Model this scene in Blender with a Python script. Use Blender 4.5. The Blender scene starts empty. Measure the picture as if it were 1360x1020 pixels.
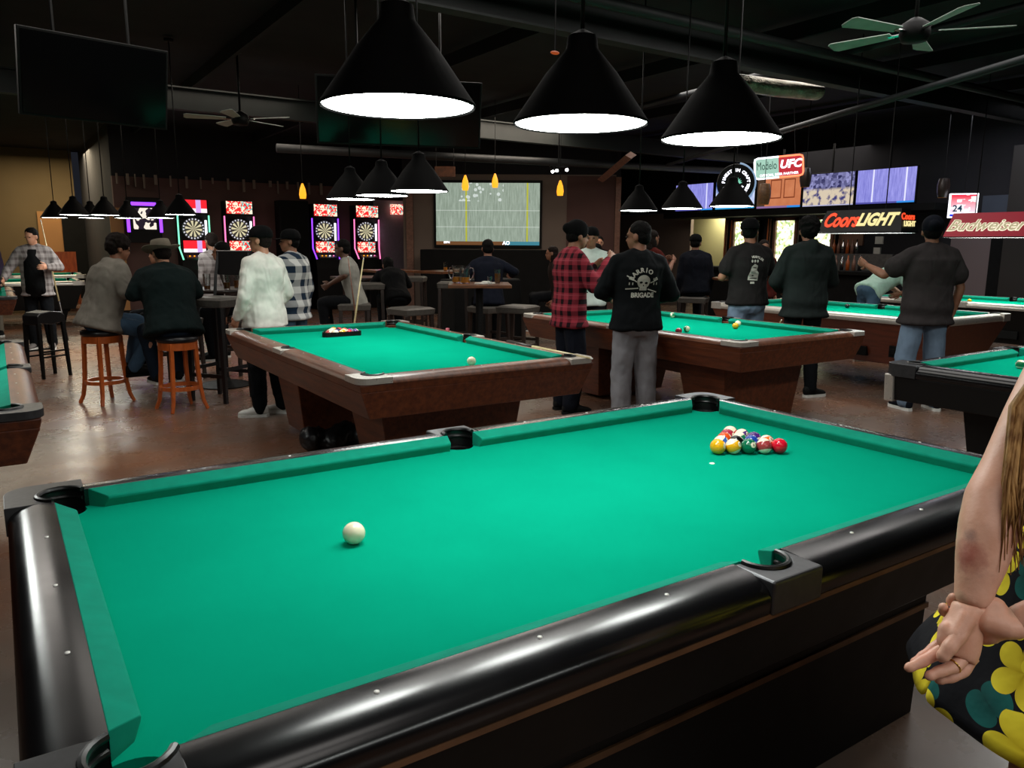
import bpy, bmesh, math, random
from mathutils import Vector, Matrix, Euler, noise
from mathutils.bvhtree import BVHTree
random.seed(7)
PI = math.pi
sc = bpy.context.scene
COL = sc.collection

# ------------------------------------------------------------------ camera
CP = Vector((-1.3924, -1.7604, 1.5119)); FP = 1021.68
CR = Vector((0.8334, -0.5526, 0.0064)).normalized()
CF = Vector((0.5447, 0.8195, -0.1782)).normalized()
CU = CR.cross(CF).normalized()
cd = bpy.data.cameras.new('camera'); cam = bpy.data.objects.new('camera', cd); COL.objects.link(cam)
M3 = Matrix((CR, CU, -CF)).transposed()
cam.matrix_world = Matrix.Translation(CP) @ M3.to_4x4()
cd.sensor_width = 36.0; cd.lens = FP * 36 / 1360; cd.clip_start = .02; cd.clip_end = 100
sc.camera = cam
def at(px, py, D):
    return CP + (CF + CR * ((px - 680) / FP) - CU * ((py - 510) / FP)) * D
def atp(px, py, ax, v):
    d = CF + CR * ((px - 680) / FP) - CU * ((py - 510) / FP)
    return CP + d * ((v - CP[ax]) / d[ax])

# ------------------------------------------------------------------ materials
def lin(c):
    if isinstance(c, str):
        c = tuple(int(c[i:i+2], 16) / 255 for i in (0, 2, 4))
    return tuple((x / 12.92 if x <= .04045 else ((x + .055) / 1.055) ** 2.4) for x in c) + (1,)
def newmat(name):
    m = bpy.data.materials.new(name); m.use_nodes = True
    nt = m.node_tree; b = nt.nodes['Principled BSDF']
    return m, nt, b
def N(nt, t, **k):
    n = nt.nodes.new(t)
    for a, v in k.items():
        if a[0] == '_': n.inputs[a[1:].replace('_', ' ')].default_value = v
        else: setattr(n, a, v)
    return n
def mathn(nt, op, a, b=None, c=None, clamp=False):
    n = nt.nodes.new('ShaderNodeMath'); n.operation = op; n.use_clamp = clamp
    for i, x in enumerate((a, b, c)):
        if x is None: continue
        if isinstance(x, (int, float)): n.inputs[i].default_value = x
        else: nt.links.new(x, n.inputs[i])
    return n.outputs[0]
def mixc(nt, f, a, b):
    n = nt.nodes.new('ShaderNodeMix'); n.data_type = 'RGBA'
    for s, x in ((n.inputs[0], f), (n.inputs[6], a), (n.inputs[7], b)):
        if isinstance(x, (int, float, tuple)): s.default_value = x
        else: nt.links.new(x, s)
    return n.outputs[2]
def coords(nt, kind='Object'):
    return nt.nodes.new('ShaderNodeTexCoord').outputs[kind]
def noisef(nt, co, scale, detail=3, rough=.5):
    n = nt.nodes.new('ShaderNodeTexNoise'); n.inputs['Scale'].default_value = scale
    n.inputs['Detail'].default_value = detail; n.inputs['Roughness'].default_value = rough
    nt.links.new(co, n.inputs['Vector']); return n.outputs[0]
def mapr(nt, v, a, b, c=0., d=1.):
    n = nt.nodes.new('ShaderNodeMapRange')
    nt.links.new(v, n.inputs[0])
    for i, x in enumerate((a, b, c, d)): n.inputs[i + 1].default_value = x
    return n.outputs[0]
def bump(nt, b, h, strength=.3, dist=.01):
    n = nt.nodes.new('ShaderNodeBump'); n.inputs['Strength'].default_value = strength
    n.inputs['Distance'].default_value = dist
    nt.links.new(h, n.inputs['Height']); nt.links.new(n.outputs[0], b.inputs['Normal'])
def mat(name, col, rough=.6, metal=0., var=.12, vscale=12, bmp=0., bscale=60, spec=.5, sheen=0.):
    m, nt, b = newmat(name)
    c = lin(col)
    co = coords(nt)
    if var > 0:
        f = noisef(nt, co, vscale)
        d = tuple(x * (1 - var * 1.6) for x in c[:3]) + (1,); e = tuple(min(1, x * (1 + var)) for x in c[:3]) + (1,)
        nt.links.new(mixc(nt, mapr(nt, f, .3, .7), d, e), b.inputs['Base Color'])
        nt.links.new(mapr(nt, noisef(nt, co, vscale * 2.3), .3, .7, max(.02, rough - .03), min(1, rough + .03)), b.inputs['Roughness'])
    else:
        b.inputs['Base Color'].default_value = c; b.inputs['Roughness'].default_value = rough
    b.inputs['Metallic'].default_value = metal
    b.inputs['Specular IOR Level'].default_value = spec
    if sheen: b.inputs['Sheen Weight'].default_value = sheen
    if bmp: bump(nt, b, noisef(nt, co, bscale), bmp)
    return m
def emis(name, col, strength=1.):
    m, nt, b = newmat(name)
    b.inputs['Base Color'].default_value = (.02, .02, .02, 1)
    b.inputs['Emission Color'].default_value = lin(col); b.inputs['Emission Strength'].default_value = strength
    return m
def wood(name, c1, c2, rough=.35, scale=(2, 14, 14), coat=.3):
    m, nt, b = newmat(name)
    mp = nt.nodes.new('ShaderNodeMapping'); mp.inputs['Scale'].default_value = scale
    nt.links.new(coords(nt), mp.inputs[0])
    f = noisef(nt, mp.outputs[0], 2.2, 6, .62)
    nt.links.new(mixc(nt, mapr(nt, f, .36, .64), lin(c1), lin(c2)), b.inputs['Base Color'])
    b.inputs['Roughness'].default_value = rough; b.inputs['Coat Weight'].default_value = coat; b.inputs['Coat Roughness'].default_value = .2
    return m
def plaid(name, c0, c1, fx=9., wid=.5, c2=None):
    m, nt, b = newmat(name)
    s = nt.nodes.new('ShaderNodeSeparateXYZ'); nt.links.new(coords(nt), s.inputs[0])
    xy = mathn(nt, 'ADD', s.outputs[0], mathn(nt, 'MULTIPLY', s.outputs[1], .8))
    bx = mathn(nt, 'LESS_THAN', mathn(nt, 'FRACT', mathn(nt, 'MULTIPLY', xy, fx)), wid)
    bz = mathn(nt, 'LESS_THAN', mathn(nt, 'FRACT', mathn(nt, 'MULTIPLY', s.outputs[2], fx)), wid)
    a = mathn(nt, 'MULTIPLY', mathn(nt, 'ADD', bx, bz), .5)
    col = mixc(nt, a, lin(c0), lin(c1))
    if c2:
        l = mathn(nt, 'LESS_THAN', mathn(nt, 'FRACT', mathn(nt, 'ADD', mathn(nt, 'MULTIPLY', s.outputs[2], fx), .25)), .1)
        col = mixc(nt, mathn(nt, 'MULTIPLY', l, .5), col, lin(c2))
    nt.links.new(col, b.inputs['Base Color']); b.inputs['Roughness'].default_value = .9
    b.inputs['Specular IOR Level'].default_value = .15
    return m

M = {}
M['felt'] = mat('green_felt', '069273', .95, var=.04, vscale=3, bmp=.05, bscale=900, spec=.0)
M['felt_rail'] = mat('green_rail_felt', '06856d', .95, var=.06, vscale=20, bmp=.05, bscale=900, spec=.15)
M['black_lam'] = mat('black_laminate', '0c0c0e', .22, var=.1, vscale=2.5, spec=.5)
M['black_body'] = mat('black_body', '0a0908', .5, var=.2, vscale=4, spec=.3)
M['gunmetal'] = mat('gunmetal', '4a4b4d', .38, metal=.7, var=.1, vscale=30)
M['silver'] = mat('brushed_silver', 'cfcac0', .3, metal=.55, var=.04, vscale=30)
M['bronze'] = mat('bronze_trim', '6e5038', .4, metal=.4, var=.2, vscale=10)
M['rubber'] = mat('black_rubber', '0c0c0c', .35, var=.1, vscale=30)
M['wood_red'] = wood('red_brown_wood', '472010', '66331a', .42, coat=.06)
M['wood_rail'] = wood('rail_wood', '4a2919', '6d4029', .34, coat=.05)
M['wood_t6'] = wood('mahogany_laminate', '5a2a1a', '6e3522', .35)
M['wood_stool'] = wood('orange_stool_wood', 'a04a1a', 'c4622a', .3, (10, 10, 2))
M['wood_dark'] = wood('dark_wood', '1a110d', '2a1c15', .4, (10, 10, 2))
M['wood_table'] = wood('pub_table_wood', '4a2a18', '744729', .3, (3, 16, 16))
M['pearl'] = mat('pearl_sight', 'e8e8e2', .3, var=0)
M['black'] = mat('black_paint', '090909', .55, var=.15, vscale=8, spec=.2)
M['blackg'] = mat('black_gloss', '070708', .12, var=0)
M['matteblack'] = mat('matte_black', '0a0b0b', .8, var=.2, vscale=5, spec=.2)
M['lampblack'] = mat('lamp_shade_black', '060606', .75, var=.1, vscale=20, spec=.06)
M['diffuser'] = emis('lamp_diffuser', 'fbfffa', 28)
M['barlight'] = emis('bar_lamp_tube', 'f6fff6', 20)
M['chrome'] = mat('chrome', 'c8c8c8', .15, metal=1., var=0)
M['vinyl'] = mat('black_vinyl', '101012', .35, var=.1, vscale=30)
M['grey_vinyl'] = mat('grey_vinyl', '4d4a45', .5, var=.15, vscale=30)
M['white_plastic'] = mat('white_plastic', 'd8d8d2', .4, var=.05)
M['paper'] = mat('paper_white', 'cfcfc8', .8, var=.05)
M['skin'] = mat('skin', 'b98468', .5, var=.08, vscale=25, bmp=.08, bscale=150)
M['skin_tan'] = mat('skin_tan', '8d5f47', .55, var=.08, vscale=25)
M['skin_dark'] = mat('skin_brown', '5e4031', .55, var=.08, vscale=25)
M['hair_black'] = mat('hair_black', '0a0908', .75, spec=.12, var=.3, vscale=60, bmp=.6, bscale=120)
M['hair_brown'] = mat('hair_brown', '19110d', .75, spec=.15, var=.3, vscale=60, bmp=.6, bscale=120)
M['eye'] = mat('eye_dark', '0e0a08', .2, var=0)
def cloth(n, c, b=.25): 
    m, nt, bs = newmat(n); c = lin(c); co = coords(nt)
    f = noisef(nt, co, 9, 3); d = tuple(x * .85 for x in c[:3]) + (1,); e = tuple(min(1, x * 1.12) for x in c[:3]) + (1,)
    nt.links.new(mixc(nt, mapr(nt, f, .3, .7), d, e), bs.inputs['Base Color']); bs.inputs['Roughness'].default_value = .92; bs.inputs['Specular IOR Level'].default_value = .12
    mp = nt.nodes.new('ShaderNodeMapping'); mp.inputs['Scale'].default_value = (4.5, 4.5, 2.2); mp.inputs['Rotation'].default_value = (.35, .5, .2); nt.links.new(co, mp.inputs[0])
    nz = nt.nodes.new('ShaderNodeTexNoise'); nz.inputs['Scale'].default_value = 1.5; nz.inputs['Detail'].default_value = 1.2; nz.inputs['Distortion'].default_value = 1.2; nt.links.new(mp.outputs[0], nz.inputs['Vector'])
    bump(nt, bs, nz.outputs[0], .35 + b, .035); M[n] = m; return m
cloth('white_jersey', 'd9d8cf'); cloth('black_hoodie', '0e1113'); cloth('grey_sweat', '77777b', .4); cloth('black_pants', '0f1114')
cloth('black_tee', '1c1a1a'); cloth('charcoal_tee', '322e2e'); cloth('dark_hoodie', '1d2322'); cloth('denim_light', '6c7f93', .4); cloth('denim', '3c5165', .4)
cloth('denim_dark', '1a2430'); cloth('grey_hoodie', '79746b'); cloth('green_jacket', '0f1a1a'); cloth('navy', '0e1119'); cloth('blue_navy', '131722')
cloth('grey_tee', '8c8c84'); cloth('white_tee', 'b9c4bd'); cloth('mint_tee', 'b0cfc0'); cloth('red_shirt', '4f1c17'); cloth('grey_shirt', '6d6663')
cloth('hat_tan', '70695c'); cloth('cap_black', '08090a'); cloth('purple_top', '3a3145'); cloth('brown_top', '2a211e')
M['plaid_red'] = plaid('red_black_plaid', '8e2e3a', '1a0a0f', 10.0, .42, '9a4a54')
M['plaid_blue'] = plaid('blue_white_plaid', 'c9cbc8', '1d2c3d', 7.0, .5)
M['plaid_grey'] = plaid('grey_plaid', '8f8886', '5d5553', 11, .4)

# ------------------------------------------------------------------ mesh builder
class MB:
    def __init__(s): s.v = []; s.f = []; s.mi = []; s.cur = 0
    def add(s, vs, fs, X=None):
        o = len(s.v)
        for v in vs:
            v = Vector(v); s.v.append(X @ v if X else v)
        for f in fs: s.f.append([i + o for i in f]); s.mi.append(s.cur)
        return s
    def box(s, c, d, X=None, R=None):
        hx, hy, hz = d[0] / 2, d[1] / 2, d[2] / 2
        vs = [Vector((x * hx, y * hy, z * hz)) for z in (-1, 1) for y in (-1, 1) for x in (-1, 1)]
        if R: vs = [R @ v for v in vs]
        vs = [v + Vector(c) for v in vs]
        return s.add(vs, [(0, 2, 3, 1), (4, 5, 7, 6), (0, 1, 5, 4), (2, 6, 7, 3), (0, 4, 6, 2), (1, 3, 7, 5)], X)
    def taper(s, c0, d0, c1, d1, X=None):
        vs = []
        for c, d in ((c0, d0), (c1, d1)):
            for y in (-1, 1):
                for x in (-1, 1): vs.append((c[0] + x * d[0] / 2, c[1] + y * d[1] / 2, c[2]))
        return s.add(vs, [(0, 2, 3, 1), (4, 5, 7, 6), (0, 1, 5, 4), (2, 6, 7, 3), (0, 4, 6, 2), (1, 3, 7, 5)], X)
    def prism(s, poly, z0, z1, X=None):
        n = len(poly)
        vs = [(p[0], p[1], z0) for p in poly] + [(p[0], p[1], z1) for p in poly]
        fs = [tuple(range(n - 1, -1, -1)), tuple(range(n, 2 * n))] + [(i, (i + 1) % n, n + (i + 1) % n, n + i) for i in range(n)]
        return s.add(vs, fs, X)
    def loft(s, rings, cap=True, closed=True, X=None):
        n = len(rings[0]); vs = [p for r in rings for p in r]; fs = []
        for k in range(len(rings) - 1):
            for i in range(n if closed else n - 1):
                j = (i + 1) % n
                fs.append((k * n + i, k * n + j, (k + 1) * n + j, (k + 1) * n + i))
        if cap:
            fs.append(tuple(range(n - 1, -1, -1))); fs.append(tuple((len(rings) - 1) * n + i for i in range(n)))
        return s.add(vs, fs, X)
    def tube(s, pts, rs, n=10, X=None, flat=1., up=None, cap=True):
        pts = [Vector(p) for p in pts]
        if isinstance(rs, (int, float)): rs = [rs] * len(pts)
        rings = []; pv = None
        for i, p in enumerate(pts):
            t = (pts[min(i + 1, len(pts) - 1)] - pts[max(i - 1, 0)])
            t = t.normalized() if t.length > 1e-9 else Vector((0, 0, 1))
            if up is not None: a = Vector(up)
            elif pv is not None: a = pv
            else: a = Vector((1, 0, 0)) if abs(t.x) < .8 else Vector((0, 1, 0))
            a = (a - t * a.dot(t));
            a = a.normalized() if a.length > 1e-6 else t.orthogonal().normalized()
            b = t.cross(a); pv = a
            rings.append([p + (a * math.cos(2 * PI * k / n) + b * math.sin(2 * PI * k / n) * flat) * rs[i] for k in range(n)])
        return s.loft(rings, cap, True, X)
    def capsule(s, a, b, ra, rb, n=12):
        a = Vector(a); b = Vector(b); t = (b - a).normalized() if (b - a).length > 1e-6 else Vector((0, 0, 1))
        pts = []; rs = []
        for k in (90, 60, 30): pts.append(a - t * ra * math.sin(math.radians(k)) * .98); rs.append(max(.0008, ra * math.cos(math.radians(k))))
        pts += [a, b]; rs += [ra, rb]
        for k in (30, 60, 90): pts.append(b + t * rb * math.sin(math.radians(k)) * .98); rs.append(max(.0008, rb * math.cos(math.radians(k))))
        return s.tube(pts, rs, n)
    def lathe(s, prof, n=24, X=None, cap=True):
        rings = [[(r * math.cos(2 * PI * k / n), r * math.sin(2 * PI * k / n), z) for k in range(n)] for r, z in prof]
        return s.loft(rings, cap, True, X)
    def ell(s, c, r, R=None, n=14, X=None):
        vs = []; fs = []; m = n // 2 + 1
        for i in range(m + 1):
            th = PI * i / m
            for k in range(n):
                v = Vector((math.sin(th) * math.cos(2 * PI * k / n) * r[0], math.sin(th) * math.sin(2 * PI * k / n) * r[1], math.cos(th) * r[2]))
                if R: v = R @ v
                vs.append(v + Vector(c))
        for i in range(m):
            for k in range(n): fs.append((i * n + k, (i + 1) * n + k, (i + 1) * n + (k + 1) % n, i * n + (k + 1) % n))
        return s.add(vs, fs, X)
    def mesh(s, name='m'):
        me = bpy.data.meshes.new(name); me.from_pydata([tuple(v) for v in s.v], [], s.f)
        if any(s.mi): me.polygons.foreach_set('material_index', s.mi)
        me.update()
        bm = bmesh.new(); bm.from_mesh(me); bmesh.ops.remove_doubles(bm, verts=bm.verts, dist=1e-6)
        bmesh.ops.recalc_face_normals(bm, faces=bm.faces); bm.to_mesh(me); bm.free()
        return me
def link(name, me, m=None, parent=None, smooth=False, bevel=0, seg=2):
    o = bpy.data.objects.new(name, me); COL.objects.link(o)
    if m:
        for q in (m if isinstance(m, (list, tuple)) else [m]): me.materials.append(q)
    if smooth:
        me.polygons.foreach_set('use_smooth', [True] * len(me.polygons))
        if smooth == 'auto':
            try: me.set_sharp_from_angle(angle=math.radians(40))
            except Exception: pass
    if bevel:
        b = o.modifiers.new('bevel', 'BEVEL'); b.width = bevel; b.segments = seg; b.limit_method = 'ANGLE'; b.angle_limit = math.radians(35)
    if parent: o.parent = parent
    return o
def obj(name, mb, m, parent=None, smooth='auto', bevel=0, seg=2):
    return link(name, mb.mesh(name), m, parent, smooth, bevel, seg)
def tag(o, label, cat, group=None, kind=None):
    o['label'] = label; o['category'] = cat
    if group: o['group'] = group
    if kind: o['kind'] = kind
    return o
def thing(name, label, cat, loc=(0, 0, 0), rz=0, group=None):
    o = bpy.data.objects.new(name, None); COL.objects.link(o); o.location = loc; o.rotation_euler = (0, 0, rz)
    o.empty_display_size = .1
    return tag(o, label, cat, group)
def struct(name, mb, m, label=None, smooth='auto', bevel=0):
    o = obj(name, mb, m, None, smooth, bevel); o['kind'] = 'structure'
    if label: o['label'] = label
    return o
def dup(root, loc, rz=0, label=None, group=None):
    r = root.copy(); COL.objects.link(r); r.location = loc; r.rotation_euler = (0, 0, rz)
    if label: r['label'] = label
    if group: r['group'] = group
    for ch in list(root.children):
        c = ch.copy(); COL.objects.link(c); c.parent = r; c.matrix_parent_inverse = ch.matrix_parent_inverse.copy()
        for g in ch.children:
            d = g.copy(); COL.objects.link(d); d.parent = c; d.matrix_parent_inverse = g.matrix_parent_inverse.copy()
    return r
_tex = {}
def organic(mb, vox, sm=5, disp=0, dscale=.12):
    me = mb.mesh('tmp'); o = bpy.data.objects.new('tmp', me); COL.objects.link(o)
    r = o.modifiers.new('r', 'REMESH'); r.mode = 'VOXEL'; r.voxel_size = vox
    s = o.modifiers.new('s', 'SMOOTH'); s.factor = .6; s.iterations = sm
    if disp:
        if dscale not in _tex:
            t = bpy.data.textures.new('folds', 'CLOUDS'); t.noise_scale = dscale; t.noise_depth = 2; _tex[dscale] = t
        d = o.modifiers.new('d', 'DISPLACE'); d.texture = _tex[dscale]; d.strength = disp; d.mid_level = .5; d.texture_coords = 'LOCAL'
        s2 = o.modifiers.new('s2', 'SMOOTH'); s2.factor = .5; s2.iterations = 1
    dg = bpy.context.evaluated_depsgraph_get(); dg.update()
    out = bpy.data.meshes.new_from_object(o.evaluated_get(dg), depsgraph=dg)
    bpy.data.objects.remove(o); bpy.data.meshes.remove(me)
    return out
def join(meshes, name):
    bm = bmesh.new()
    for m_ in meshes: bm.from_mesh(m_)
    me = bpy.data.meshes.new(name); bm.to_mesh(me); bm.free(); return me
def text_mesh(s, size=1., shear=0., offset=0., extrude=.0, align='CENTER', sx=1.):
    cu = bpy.data.curves.new('t', 'FONT'); cu.body = s; cu.size = size; cu.shear = shear; cu.offset = offset
    cu.extrude = extrude; cu.align_x = align; cu.align_y = 'CENTER'; cu.resolution_u = 3
    o = bpy.data.objects.new('t', cu); COL.objects.link(o)
    dg = bpy.context.evaluated_depsgraph_get(); dg.update()
    me = bpy.data.meshes.new_from_object(o.evaluated_get(dg), depsgraph=dg)
    bpy.data.objects.remove(o); bpy.data.curves.remove(cu)
    if sx != 1.: me.transform(Matrix.Diagonal((sx, 1, 1, 1)))
    return me
def frame(origin, right, up):
    r = Vector(right).normalized(); n = r.cross(Vector(up)).normalized(); u = n.cross(r)
    return Matrix.Translation(Vector(origin)) @ Matrix((r, u, n)).transposed().to_4x4()
def put(name, me, m, parent, X, smooth=False):
    me.transform(X); return link(name, me, m, parent, smooth)
def arc_text(s, rad, a0, a1, size, offset=0, extrude=.002, flip=False, tall=1.):
    ms = []
    for i, ch in enumerate(s):
        if ch == ' ': continue
        a = a0 + (a1 - a0) * i / max(1, len(s) - 1)
        t = text_mesh(ch, size, 0, offset, extrude)
        t.transform(Matrix.Translation((math.cos(a) * rad, math.sin(a) * rad, 0)) @ Matrix.Rotation(a + (PI / 2 if flip else -PI / 2), 4, 'Z') @ Matrix.Diagonal((1, tall, 1, 1)))
        ms.append(t)
    return join(ms, 'arc')
def arcpts(cx, cy, r, a0, a1, n):
    return [(cx + r * math.cos(math.radians(a0 + (a1 - a0) * i / n)), cy + r * math.sin(math.radians(a0 + (a1 - a0) * i / n))) for i in range(n + 1)]

# ------------------------------------------------------------------ pool table
HA, HB, RT, BED = 1.27, .635, .803, .762
def pool_table(label, loc, rz, style, top_wood, body, cap, bevel_seg=2):
    t = thing('pool_table', label, 'pool table', loc, rz)
    a, b = HA, HB
    # bed cloth with pocket bites
    ccx, ccy, pr = a + .03, b + .03, .06
    poly = []
    d = math.degrees(math.asin(.02 / pr))
    def corner(sx, sy, rev):
        pts = arcpts(ccx, ccy, pr, 270 + d + .0, 180 - d, 8) if False else [(ccx + pr * math.cos(math.radians(x)), ccy + pr * math.sin(math.radians(x))) for x in [289 + (161 - 289) * i / 9 for i in range(10)]]
        pts = [(sx * x, sy * y) for x, y in pts]
        return pts[::-1] if rev else pts
    side = [(.058 * math.cos(math.radians(x)), b + .065 + .058 * math.sin(math.radians(x))) for x in [345 - (345 - 195) * i / 8 for i in range(9)]]
    poly += corner(1, 1, False) + side + corner(-1, 1, True) + corner(-1, -1, False) + [(-x, -y) for x, y in side] + corner(1, -1, True)
    mb = MB(); mb.prism(poly, BED - .025, BED); obj('bed_cloth', mb, M['felt'], t, False)
    # cushions
    def cushion(p0, dx, L0, L1, k0, k1, out):
        # p0 origin on nose line; dx unit along; out unit outward
        prof = [(0, .7935), (.004, .7975), (.05, .8135), (.05, .752), (.018, .752), (.001, .787)]
        rings = []
        for (L, k) in ((L0, k0), (L1, k1)):
            rings.append([(p0[0] + dx[0] * (L + k * q) + out[0] * q, p0[1] + dx[1] * (L + k * q) + out[1] * q, z) for q, z in prof])
        m_ = MB(); m_.loft(rings); return m_
    cs = []
    for sy in (1, -1):
        for sx in (1, -1):
            cs.append(cushion((0, sy * b), (sx, 0), .066, a - .085, -.25, .95, (0, sy)))
    for sx in (1, -1):
        cs.append(cushion((sx * a, 0), (0, 1), -(b - .085), b - .085, -.95, .95, (sx, 0)))
    for c in cs: obj('cushion', c, M['felt_rail'], t, False, .002)
    # rails
    zb = .738 if style in ('black', 'corner', 'coin') else .772
    prof = [(.05, .8125), (.065, .814), (.10, .812), (.125, .807), (.142, .799), (.154, .788), (.1605, .777), (.161, zb + .006), (.157, zb), (.05, zb)]
    def rail(p0, dx, L0, L1, out):
        m_ = MB(); m_.loft([[(p0[0] + dx[0] * L + out[0] * q, p0[1] + dx[1] * L + out[1] * q, z) for q, z in prof] for L in (L0, L1)])
        r = obj('rail', m_, top_wood, t, 'auto')
        return r
    def sights(r, p0, dx, Ls, out):
        for L in Ls:
            m_ = MB(); c = (p0[0] + dx[0] * L + out[0] * .082, p0[1] + dx[1] * L + out[1] * .082)
            m_.lathe([(.0001, .8148), (.0045, .8146), (.005, .8115)], 10, Matrix.Translation((c[0], c[1], 0)))
            obj('sight', m_, M['pearl'], r, True)
    for sy in (1, -1):
        for sx in (1, -1):
            r = rail((0, sy * b), (sx, 0), .083, a - .028, (0, sy)); sights(r, (0, sy * b), (sx, 0), (.3175, .635, .9525), (0, sy))
    for sx in (1, -1):
        r = rail((sx * a, 0), (0, 1), -(b - .028), b - .028, (sx, 0)); sights(r, (sx * a, 0), (0, 1), (-.3175, 0, .3175), (sx, 0))
    # corner castings
    capz = .813; cz0 = .735 if style in ('black', 'corner', 'coin') else .778
    for sx in (1, -1):
        for sy in (1, -1):
            P = [(a - .03, b + .052), (a - .03, b + .166)] + arcpts(a + .096, b + .096, .07, 90, 0, 8) + [(a + .166, b - .03), (a + .052, b - .03)]
            P += arcpts(ccx, ccy, pr + .004, -62, 152, 14)
            P = [(sx * x, sy * y) for x, y in P]
            m_ = MB(); m_.prism(P, cz0, capz); obj('corner_casting', m_, cap, t, False, .007, 3)
    for sy in (1, -1):
        P = [(.085, b + .052), (.085, b + .166), (-.085, b + .166), (-.085, b + .052)] + arcpts(0, b + .065, .062, 190, -10, 14)
        P = [(x, sy * y) for x, y in P]
        m_ = MB(); m_.prism(P, cz0, capz); obj('side_casting', m_, cap, t, False, .007, 3)
    # pockets
    def pocket(cx, cy, r, a0, a1):
        m_ = MB(); th = .004; R = []
        full = 28
        for zz, rr, part in ((.690, r * .55, 0), (.695, r * .85, 0), (.71, r, 0), (.736, r, 0)):
            R.append([(cx + rr * math.cos(2 * PI * k / full), cy + rr * math.sin(2 * PI * k / full), zz) for k in range(full)])
        m_.loft(R, cap=False); m_.add(R[0], [tuple(range(full))])
        pts = arcpts(cx, cy, r - .001, a0, a1, 16)
        m_.loft([[(x, y, .752) for x, y in pts], [(x, y, .811) for x, y in pts]], cap=False, closed=False)
        m_.tube([(x, y, .8135) for x, y in pts], .0075, 8)
        m_.tube([(cx + (x - cx) * 1.0, cy + (y - cy) * 1.0, .788) for x, y in pts], .006, 8)
        obj('pocket', m_, M['rubber'], t, 'auto')
    for sx in (1, -1):
        for sy in (1, -1):
            base = {(1, 1): 45, (-1, 1): 135, (-1, -1): 225, (1, -1): 315}[(sx, sy)]
            pocket(sx * ccx, sy * ccy, pr, base - 112, base + 112)
    for sy in (1, -1): pocket(0, sy * (b + .065), .058, sy * 90 - 98, sy * 90 + 98)
    # body
    m_ = MB(); A, B = a + .155, b + .155
    if style == 'black':
        m_.taper((0, 0, .555), (2 * A - .12, 2 * B - .12), (0, 0, .735), (2 * A, 2 * B))
        obj('apron', m_, body, t, False, .006)
        for sy in (1, -1):
            q = MB(); q.box((0, sy * (B + .002), .733), (2 * A - .1, .006, .012)); obj('trim_strip', q, M['bronze'], t, False)
        for sx in (1, -1):
            q = MB(); q.box((sx * (A + .002), 0, .733), (.006, 2 * B - .1, .012)); obj('trim_strip', q, M['bronze'], t, False)
        q = MB(); q.taper((0, 0, 0), (1.98, 1.14), (0, 0, .55), (2.0, 1.16))
        p = obj('pedestal', q, body, t, False, .004)
        for sy in (1, -1): q = MB(); q.box((0, sy * .578, .385), (2.0, .012, .018)); obj('trim_strip', q, M['bronze'], t, False)
    elif style in ('brown', 'corner'):
        if style == 'corner': m_.taper((0, 0, .585), (2 * A - .03, 2 * B - .03), (0, 0, .736), (2 * A - .01, 2 * B - .01))
        else:
            m_.taper((0, 0, .575), (2 * A - .10, 2 * B - .14), (0, 0, .735), (2 * A - .012, 2 * B - .016))
            R4 = lambda hx, hy, z: [(-hx, -hy, z), (hx, -hy, z), (hx, hy, z), (-hx, hy, z)]
            m_.loft([R4(A - .008, B - .01, .733), R4(A, B, .776), R4(A - .1, B - .1, .776), R4(A - .1, B - .1, .733), R4(A - .008, B - .01, .733)], cap=False)
        obj('apron', m_, body, t, False, .006)
        if style == 'corner':
            for sx in (1, -1):
                for sy in (1, -1):
                    q = MB(); q.taper((sx * (A - .028), sy * (B - .028), .575), (.06, .06), (sx * (A - .022), sy * (B - .022), .745), (.06, .06)); obj('corner_post', q, M['silver'], t, False, .008)
        for sx in (1, -1):
            q = MB(); q.taper((sx * .80, 0, .04), (.40, .86), (sx * .78, 0, .575), (.52, 1.02)); q.taper((sx * .80, 0, .02), (.34, .7), (sx * .80, 0, .04), (.36, .8))
            lg = obj('leg', q, body, t, False, .006)
            for sy in (1, -1):
                q = MB(); q.lathe([(.03, 0), (.035, .01), (.02, .035)], 12, Matrix.Translation((sx * .80, sy * .2, 0))); obj('foot', q, M['chrome'], lg, True)
        q = MB(); q.box((0, 0, .40), (1.5, .10, .12)); obj('stretcher', q, body, t, False, .004)
    else:  # coin operated full cabinet
        m_.taper((0, 0, .30), (2 * A - .34, 2 * B - .34), (0, 0, .738), (2 * A - .04, 2 * B - .04))
        obj('cabinet', m_, body, t, False, .006)
        for sx in (1, -1):
            for sy in (1, -1):
                q = MB(); q.taper((sx * 1.02, sy * .42, .02), (.12, .12), (sx * 1.05, sy * .45, .30), (.2, .2)); lg = obj('leg', q, M['black'], t, False, .005)
                q = MB(); q.lathe([(.05, 0), (.05, .02)], 12, Matrix.Translation((sx * 1.02, sy * .42, 0))); obj('foot', q, M['chrome'], lg, True)
        q = MB(); q.box((-1.0, .69, .45), (.09, .06, .12)); q.box((-1.0, .72, .45), (.07, .03, .06)); obj('coin_mechanism', q, M['black'], t, False, .004)
        q = MB(); q.box((-.55, .67, .42), (.28, .05, .10)); obj('ball_return', q, M['black'], t, False, .004)
    return t
T1 = pool_table('large black pool table in the foreground with racked balls and a cue ball', (0, 0, 0), 0, 'black', M['black_lam'], M['black_body'], M['gunmetal'])
T2 = pool_table('brown pool table behind the foreground table, black triangle of balls at its far end', (.93, 3.41, 0), PI / 2, 'brown', M['wood_rail'], M['wood_red'], M['silver'])
T3 = pool_table('brown pool table with scattered balls behind the skull hoodie man', (3.905, 3.41, 0), PI / 2, 'brown', M['wood_rail'], M['wood_red'], M['silver'])
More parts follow.
